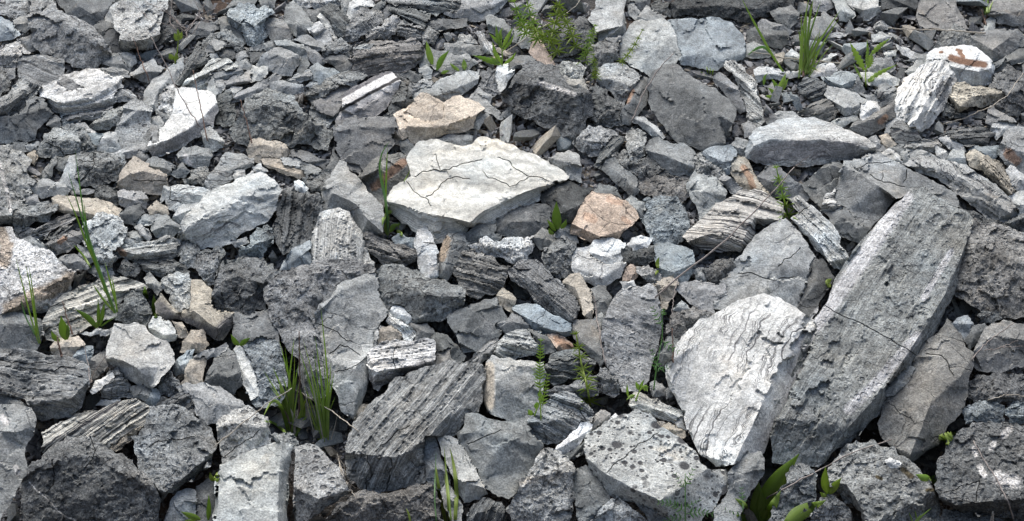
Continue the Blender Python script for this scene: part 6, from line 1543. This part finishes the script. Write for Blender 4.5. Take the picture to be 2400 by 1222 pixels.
grass('thick grass tuft with broad green blades in front of the fractured boulder', (688, 1015), fan((688, 1012), [(655, 800), (668, 815), (690, 790), (640, 862), (617, 868), (700, 850), (662, 880), (632, 905)], 6, 0.08)
      +[([(676, 1016), (660, 950), (640, 930), (618, 975)], 10, G_DOCK), ([(690, 1018), (680, 940), (696, 880)], 16, G_DOCK), ([(684, 1016), (668, 950), (655, 900)], 15, G_DOCK), ([(694, 1018), (712, 970), (704, 912)], 15, G_DOCK)],
      stems=[([(700, 1012), (703, 900), (701, 778)], 5, D_BROWN), ([(686, 1018), (676, 980), (660, 950)], 5, D_BROWN)])
grass('tall fine grass tuft left of the big layered dark boulder', (765, 1052), fan((764, 1052), [(752, 722), (710, 795), (735, 822), (722, 850), (748, 862), (776, 850), (783, 872), (745, 900), (700, 815), (728, 880), (778, 905), (757, 830), (739, 790), (768, 890)], 4.6, 0.05)
      +fan((762, 1045), [(712, 900), (736, 925), (786, 930), (758, 905)], 4.5, 0.1), mat=G_GRASS, stems=[([(742, 1040), (722, 960), (712, 900), (708, 850)], 3, D_STRAW)])
grass('two long curved grass blades beside the big cream slab', (909, 556), [([(910, 556), (906, 470), (887, 405), (890, 358), (913, 331)], 7, G_BLUE), ([(909, 552), (903, 480), (908, 345)], 6, G_GRASS), ([(908, 558), (900, 440), (892, 375)], 3.5), ([(946, 428), (955, 412), (962, 398)], 3.5, G_DOCK)])
grass('grass tuft standing on the soil in the upper right', (1886, 178), fan((1886, 172), [(1896, -6), (1906, -4), (1924, 2), (1900, 10), (1880, 60), (1891, 30), (1909, 40), (1970, 24), (1946, 60), (1872, 70), (1965, 46), (1918, 78)], 6.5, 0.07)
      +[([(1886, 172), (1893, 150), (1902, 142)], 13, G_YOUNG), ([(1888, 174), (1905, 150), (1915, 150)], 10, G_YOUNG), ([(1880, 170), (1882, 140), (1890, 100)], 12, G_GRASS)], stems=[([(1884, 182), (1883, 172), (1882, 166)], 7, D_BROWN)])
grass('single long grass blade with a hanging leaf left of the soil patch', (1838, 172), [([(1838, 172), (1808, 128), (1785, 85), (1758, 36), (1738, -4)], 7), ([(1806, 125), (1790, 108), (1772, 114), (1752, 130)], 8, G_BLUE)])
grass('small grass tuft with brown base in the top right corner', (2310, 42), fan((2310, 40), [(2296, -4), (2306, -6), (2316, -4), (2328, 2), (2300, 6)], 6, 0.05), stems=[([(2312, 62), (2306, 40), (2300, 22)], 3, D_BROWN), ([(2304, 60), (2312, 40), (2318, 20)], 3, D_BROWN)])
grass('bright green grass blades standing at the bottom edge', (1058, 1235), [([(1046, 1232), (1034, 1170), (1024, 1120), (1021, 1088)], 11, G_YOUNG), ([(1058, 1232), (1052, 1160), (1044, 1090), (1041, 1048)], 6, G_GRASS), ([(1066, 1232), (1071, 1150), (1064, 1090), (1055, 1052)], 12, G_YOUNG),
      ([(1052, 1234), (1050, 1170), (1042, 1110)], 6, G_YOUNG), ([(1024, 1234), (1018, 1170), (1022, 1060)], 4, G_BLUE), ([(962, 1226), (958, 1205), (952, 1192)], 6, G_YOUNG)])
grass('few small grass blades under the broad blue grey flat slab', (1662, 176), fan((1662, 176), [(1656, 156), (1664, 158), (1672, 162), (1640, 168)], 4, 0.1))
grass('pale grass blades at the bottom edge on the mottled grey boulder', (2150, 1230), fan((2142, 1228), [(2130, 1200), (2144, 1196), (2182, 1192), (2160, 1206)], 4.5, 0.05))
# ---- broad leaved weeds
leafy('seedling with one broad upright leaf near the left edge', (154, 800), [([(155, 797), (148, 770), (143, 742)], 22), ([(140, 800), (126, 790), (120, 776)], 12), ([(158, 796), (160, 775), (158, 758)], 8)])
leafy('seedling with long thin leaves in front of the striped slab', (230, 772), [([(227, 768), (208, 746), (176, 724)], 13), ([(231, 766), (231, 735), (230, 702)], 8), ([(234, 764), (240, 738), (245, 708)], 10), ([(226, 770), (228, 758), (234, 752)], 10), ([(236, 766), (255, 752), (272, 742)], 4)])
leafy('small upright leaves left of the white angular stone', (352, 706), [([(346, 704), (340, 690), (339, 670)], 11), ([(362, 740), (362, 715), (360, 692)], 14), ([(358, 736), (366, 742), (370, 734)], 10)])
leafy('two leaf seedling on the shaded rock left of the tall grass tufts', (561, 812), [([(560, 810), (550, 800), (541, 784)], 12), ([(562, 810), (574, 800), (587, 792)], 12)])
leafy('low weed with round leaves at the foot of the big cream slab', (914, 556), [([(908, 552), (905, 535), (912, 505)], 12), ([(914, 545), (922, 530), (938, 525)], 12), ([(910, 502), (914, 496), (920, 498)], 10), ([(930, 540), (940, 548), (944, 556)], 10), ([(935, 536), (936, 526), (934, 520)], 6), ([(905, 500), (898, 515), (896, 530)], 8)], mat=G_GRASS, stem=[(910, 556), (909, 530), (908, 500)])
leafy('dark green broad upright leaf between the cream slab and the pinkish tan cube', (1308, 540), [([(1308, 538), (1304, 510), (1304, 473)], 22), ([(1302, 542), (1292, 528), (1282, 515)], 11), ([(1314, 536), (1324, 526), (1327, 514)], 11), ([(1298, 548), (1290, 545), (1286, 535)], 10)])
leafy('three broad leaves on the flat grey rock at the top', (1018, 158), [([(1014, 152), (1006, 128), (999, 96)], 15), ([(1024, 165), (1034, 140), (1053, 118)], 14), ([(1089, 165), (1088, 150), (1087, 138)], 12), ([(1076, 166), (1064, 158), (1054, 148)], 8), ([(1034, 172), (1046, 168), (1054, 166)], 8)], mat=G_GRASS)
leafy('spiky weed with several pointed leaves above the broad dark boulder', (1176, 152), [([(1172, 152), (1140, 140), (1108, 130)], 14), ([(1176, 150), (1160, 125), (1154, 98)], 12), ([(1177, 118), (1166, 90), (1162, 56)], 10), ([(1178, 112), (1190, 88), (1202, 64)], 11), ([(1176, 108), (1158, 90), (1146, 78)], 9), ([(1178, 120), (1196, 100), (1206, 78)], 8), ([(1176, 96), (1172, 78), (1178, 64)], 8), ([(1182, 150), (1200, 138), (1210, 122)], 9), ([(1168, 152), (1158, 140), (1148, 132)], 8)], mat=G_GRASS, stem=[(1177, 154), (1177, 125), (1175, 95)], jag=0.25)
leafy('weed with deeply jagged leaves in the gravel at upper right', (2030, 205), [([(2026, 165), (2010, 135), (1992, 100)], 17), ([(2030, 150), (2034, 120), (2032, 92)], 8), ([(2040, 130), (2060, 110), (2086, 90)], 12), ([(2032, 190), (2060, 172), (2102, 152)], 11), ([(2020, 185), (2008, 165), (2000, 148)], 6), ([(2034, 160), (2040, 140), (2044, 122)], 18), ([(2034, 192), (2046, 188), (2050, 176)], 7)], mat=G_GRASS, stem=[(2030, 206), (2028, 170), (2036, 140)], jag=0.45)
leafy('small bushy weed below the grass tuft on the soil', (1822, 235), [([(1822, 228), (1808, 212), (1800, 206)], 10), ([(1823, 220), (1834, 195), (1842, 172)], 14), ([(1820, 232), (1804, 228), (1794, 224)], 12), ([(1824, 214), (1816, 196), (1808, 184)], 9), ([(1824, 216), (1836, 205), (1848, 184)], 10), ([(1790, 200), (1792, 180), (1800, 172)], 7)], mat=G_GRASS, stem=[(1822, 238), (1824, 215), (1826, 200)])
leafy('large dock leaves in the lower right below the large white boulder', (1784, 1225), [([(1778, 1215), (1800, 1165), (1832, 1115), (1873, 1064)], 46), ([(1772, 1220), (1776, 1180), (1778, 1128)], 34), ([(1790, 1222), (1810, 1190), (1830, 1150)], 22), ([(1838, 1232), (1870, 1205), (1936, 1173)], 34), ([(1768, 1226), (1750, 1218), (1720, 1208)], 22), ([(1776, 1228), (1790, 1200), (1796, 1175)], 20), ([(1752, 1192), (1740, 1180), (1722, 1168)], 12)], stem=[(1784, 1230), (1780, 1215), (1778, 1200)], fold=0.3, name='dock_plant')
leafy('two leaf sprout right of the big dock leaves', (1941, 1160), [([(1940, 1158), (1933, 1130), (1935, 1094)], 19), ([(1942, 1158), (1956, 1140), (1972, 1120)], 18), ([(1938, 1160), (1930, 1162), (1922, 1154)], 10)], mat=G_YOUNG)
leafy('small leaf sprout at the left of the boulder with white quartz patches', (2182, 1122), [([(2180, 1122), (2164, 1120), (2146, 1112)], 16), ([(2184, 1122), (2190, 1130), (2192, 1140)], 12), ([(2178, 1126), (2184, 1120), (2192, 1114)], 10)], mat=G_GRASS)
leafy('feathery bright green leaf beside the boulder with white quartz patches', (2206, 1040), [([(2206, 1040), (2220, 1026), (2242, 1012)], 24), ([(2208, 1034), (2206, 1024), (2210, 1016)], 14), ([(2214, 1036), (2222, 1040), (2218, 1044)], 12)], mat=G_YOUNG, jag=0.5)
leafy('pair of long leaves at the bottom edge left of the pale flat faced block', (478, 1222), [([(470, 1218), (448, 1210), (424, 1200)], 14), ([(488, 1220), (490, 1190), (489, 1160)], 11), ([(460, 1226), (445, 1222), (432, 1220)], 10)])
leafy('tiny clover like leaves in the shadow beside the pale flat faced block', (500, 1128), [([(500, 1128), (494, 1118), (492, 1108)], 10), ([(502, 1126), (508, 1116), (510, 1106)], 9), ([(501, 1128), (510, 1126), (514, 1120)], 8)], mat=G_YOUNG)
leafy('bright green parsley like sprig under the dry twig bush', (414, 148), [([(418, 96), (412, 86), (408, 78)], 14), ([(418, 94), (424, 84), (426, 74)], 12), ([(404, 140), (400, 132), (396, 126)], 14), ([(408, 142), (414, 134), (412, 124)], 12), ([(418, 90), (418, 80), (416, 68)], 9)], mat=G_YOUNG, stem=[(410, 150), (416, 120), (418, 92)], jag=0.4)
leafy('yellow green leaf beside the pale blue grey block', (1543, 632), [([(1543, 630), (1540, 616), (1545, 602)], 9), ([(1544, 634), (1538, 640), (1536, 646)], 7)], mat=G_YOUNG)
leafy('small yellow leaf at the left edge of the huge leaning slab', (1938, 668), [([(1938, 668), (1940, 660), (1950, 654)], 11), ([(1938, 668), (1944, 672), (1946, 664)], 8)], mat=G_YOUNG)
leafy('low leafy weed between the scaly slab and the spotted slab', (1492, 930), [([(1500, 915), (1494, 905), (1490, 894)], 10), ([(1504, 912), (1514, 905), (1518, 918)], 8), ([(1498, 918), (1506, 896), (1510, 890)], 8), ([(1488, 926), (1478, 930), (1468, 938)], 8), ([(1472, 930), (1470, 914), (1470, 900)], 6), ([(1510, 916), (1518, 908), (1520, 906)], 7)], mat=G_GRASS, stem=[(1490, 940), (1498, 918), (1506, 905)])
leafy('round leaved weed right of the upright square block', (1258, 965), [([(1266, 942), (1270, 932), (1274, 928)], 14), ([(1256, 958), (1258, 948), (1260, 942)], 12), ([(1246, 974), (1242, 966), (1238, 960)], 13), ([(1262, 930), (1266, 922), (1264, 914)], 9)], mat=G_GRASS, stem=[(1252, 975), (1262, 950), (1268, 930)])
# ---- weeds with whorls
whorled('tall whorled weed in front of the dark layered rock', [(1384, 955), (1376, 905), (1362, 850), (1354, 800), (1350, 785)], 7, 34, w0=5)
whorled('whorled weed growing between the tan layered block and cream jointed block', [(1850, 515), (1838, 470), (1826, 425), (1820, 395)], 6, 30, mat=G_GRASS, w0=4)
whorled('leaning whorled weed at the left end of the weed patch at the top', [(1265, 100), (1250, 60), (1240, 25), (1232, -8)], 6, 30, mat=G_GRASS)
whorled('dense whorled weed at the top edge above the pinkish pointed slab', [(1290, 105), (1300, 60), (1310, 20), (1300, -10)], 6, 34)
whorled('long stemmed whorled weed across the dark brown boulder', [(1352, 120), (1340, 80), (1322, 40), (1300, -5)], 7, 28, w0=4)
whorled('sprawling whorled weed low in the weed patch', [(1312, 130), (1290, 95), (1262, 75), (1225, 60)], 7, 26)
whorled('bushy whorled weed at left of the weed patch', [(1235, 85), (1222, 50), (1212, 25), (1205, 5)], 6, 28, mat=G_GRASS)
whorled('dense upright whorled weed beside the tall flat topped block', [(1368, 150), (1376, 120), (1384, 90), (1394, 62)], 8, 22, mat=G_GRASS)
whorled('small pale whorled weed on the shoulder of the pale tan boulder', [(1397, 186), (1396, 165), (1394, 145), (1391, 130)], 6, 16)
whorled('slanting whorled weed on the pale broken slab', [(1452, 148), (1470, 130), (1488, 105), (1505, 72)], 6, 17)
# ---- vetches
fern('slender vetch right of the upright square block', (1270, 985), [([(1268, 985), (1266, 930), (1265, 860), (1268, 792)], 0, 'stem'), ([(1267, 930), (1265, 880), (1268, 800)], 17, 'leaf'), ([(1270, 960), (1276, 925), (1284, 880)], 13, 'leaf'), ([(1266, 905), (1255, 885), (1250, 866)], 10, 'leaf')], mat=G_GRASS)
fern('vetch with paired leaflets left of the large white boulder', (1530, 915), [([(1532, 915), (1540, 850), (1553, 790), (1552, 735)], 0, 'stem'), ([(1554, 800), (1572, 815), (1588, 824)], 13, 'leaf'), ([(1551, 765), (1538, 740), (1530, 722)], 12, 'leaf'), ([(1536, 850), (1550, 868), (1562, 862)], 13, 'leaf'), ([(1534, 868), (1536, 845), (1528, 822)], 11, 'leaf'), ([(1552, 740), (1556, 732), (1554, 726)], 9, 'leaf')])
fern('vetch with feathery leaves in front of the black spotted slab', (1606, 1225), [([(1606, 1226), (1606, 1180), (1606, 1140), (1606, 1110)], 0, 'stem'), ([(1606, 1200), (1575, 1180), (1545, 1178)], 15, 'leaf'), ([(1608, 1205), (1640, 1200), (1668, 1205)], 16, 'leaf'), ([(1606, 1140), (1616, 1120), (1624, 1102)], 13, 'leaf'), ([(1606, 1144), (1594, 1132), (1584, 1112)], 10, 'leaf'), ([(1604, 1215), (1580, 1212), (1560, 1222)], 14, 'leaf'), ([(1606, 1190), (1625, 1180), (1640, 1172)], 9, 'leaf')])
fern('vetch sprig left of the big dock leaves', (1738, 1226), [([(1738, 1226), (1742, 1195), (1740, 1160)], 0, 'stem'), ([(1741, 1185), (1740, 1165), (1738, 1146)], 12, 'leaf'), ([(1738, 1210), (1714, 1206), (1700, 1196)], 12, 'leaf')])
# ---- dead wood and dry stems
dry('dry grey twig bush with bare branches behind the pale tilted stones at upper left', [
    ([(444, 118), (440, 95), (434, 72)], 3.4, 2.6), ([(436, 72), (455, 50), (480, 30), (506, 20)], 2.0, 0.8), ([(434, 72), (410, 45), (380, 22), (330, -2)], 2.0, 0.8), ([(438, 80), (462, 40), (488, -4)], 1.8, 0.8),
    ([(432, 70), (400, 40), (366, -4)], 2.0, 0.9), ([(470, 48), (466, 20), (452, -4)], 1.3, 0.7), ([(436, 66), (396, 60), (350, 48), (310, 4)], 1.5, 0.6), ([(440, 90), (416, 76), (396, 50), (404, 0)], 1.5, 0.6), ([(442, 115), (415, 116), (386, 113)], 1.6, 0.9), ([(440, 100), (455, 75), (468, 52)], 1.8, 1.0)], mat=D_TWIG, name='twig_bush', cat='twigs', group=None if False else 'dry dead stems lying over the rocks')
dry('long thin dry stem leaning over the bright white rock', [([(486, 330), (470, 250), (452, 165)], 2.0, 1.2)], mat=D_BROWN)
dry('long bent grey stem crossing from the twig bush to the bright white rock', [([(468, 298), (420, 220), (390, 155), (355, 88)], 1.9, 1.1)], mat=D_TWIG)
dry('short dark stem standing over the white topped slab', [([(350, 190), (330, 140), (312, 88)], 1.7, 1.0)], mat=D_BROWN)
dry('reddish brown upright stem by the crumbly grey boulder', [([(590, 335), (578, 285), (563, 234)], 2.2, 1.4)], mat=D_BROWN)
dry('pale straw lying across the gravel at upper right', [([(2310, 78), (2200, 70), (2080, 66)], 2.4, 1.8)])
dry('long pale straw lying on the soil below the grass tuft', [([(2030, 162), (1960, 148), (1860, 140), (1762, 122)], 2.4, 1.6)])
dry('bent pale stem arching over the dark boulder at the right edge', [([(2210, 292), (2265, 276), (2330, 248), (2374, 214), (2380, 190), (2398, 172)], 2.0, 1.3)])
dry('long bent dry stem reaching over the tan layered block', [([(1535, 698), (1600, 640), (1690, 575), (1770, 495), (1830, 430), (1862, 392)], 2.8, 1.8), ([(1856, 396), (1880, 378), (1896, 366)], 1.5, 0.8), ([(1860, 392), (1870, 386), (1890, 386)], 1.5, 0.8), ([(1640, 608), (1646, 590), (1640, 580)], 1.3, 0.8), ([(1590, 648), (1580, 690), (1574, 740)], 1.6, 1.0)], mat=D_TWIG)
dry('long dry grey stem crossing the dock leaves in the lower right', [([(1758, 1192), (1850, 1140), (1935, 1095), (2010, 1055), (2090, 1030)], 3.0, 1.8)], mat=D_TWIG)
dry('thin dry stem bent over the pitted cream block and grass', [([(500, 1050), (570, 990), (640, 935), (684, 910)], 1.9, 1.5), ([(684, 910), (720, 930), (780, 965), (842, 1012)], 2.0, 1.4)])
dry('forked dry twig on the brown grey boulder at the right edge', [([(2278, 845), (2310, 805), (2345, 780), (2376, 757)], 2.4, 1.4), ([(2308, 822), (2345, 815), (2398, 812)], 1.6, 1.0), ([(2345, 815), (2368, 806), (2386, 798)], 1.2, 0.7)], mat=D_TWIG)
dry('dark dry stem hanging over the boulder with white quartz patches', [([(2378, 1226), (2366, 1185), (2335, 1120), (2300, 1070), (2282, 1034)], 2.4, 1.5)], mat=D_TWIG)
dry('pale arched stem at the right edge above the boulder with white quartz patches', [([(2316, 938), (2350, 928), (2384, 924), (2402, 930)], 1.8, 1.2)])
dry('short cut straw ends at the bottom right edge', [([(2326, 1228), (2328, 1206), (2326, 1198)], 3.0, 2.4), ([(2318, 1230), (2324, 1212), (2327, 1200)], 2.2, 1.6)])
dry('thin dark stem in front of the scaly grey slab', [([(1421, 862), (1408, 800), (1392, 695)], 2.2, 1.4)], mat=D_TWIG)
dry('short reddish stem in front of the crumbly brownish rock', [([(1578, 850), (1577, 810), (1575, 770)], 2.4, 1.8)], mat=D_BROWN)
dry('brown broken stem standing on the cream coloured stone at left', [([(145, 836), (138, 810), (134, 790)], 3.4, 2.4)], mat=D_BROWN)
dry('dark pointed stem in front of the striped slab at left', [([(170, 784), (158, 750), (147, 706)], 2.6, 1.0)], mat=D_BROWN)
dry('forked thin stem beside the big layered boulder at left edge', [([(210, 910), (216, 880), (236, 850), (252, 832)], 1.8, 1.0), ([(212, 905), (208, 860), (194, 800)], 1.5, 0.8)], mat=D_TWIG)
dry('pale thin straw across the weeds at the top', [([(1178, 128), (1200, 112), (1270, 65), (1340, 25), (1362, -4)], 1.8, 1.2)])
dry('dry stem leaning between the pale tan boulder and large dark boulder', [([(1480, 285), (1510, 215), (1545, 160), (1578, 126)], 2.2, 1.4)], mat=D_TWIG)
dry('dry stems at the root of the tall fine grass tuft', [([(790, 1062), (800, 1110), (832, 1165)], 1.9, 1.2), ([(786, 1065), (815, 1130), (840, 1148)], 1.7, 1.1), ([(775, 1050), (806, 1090), (812, 1120)], 1.6, 1.0)], rise=0.0)
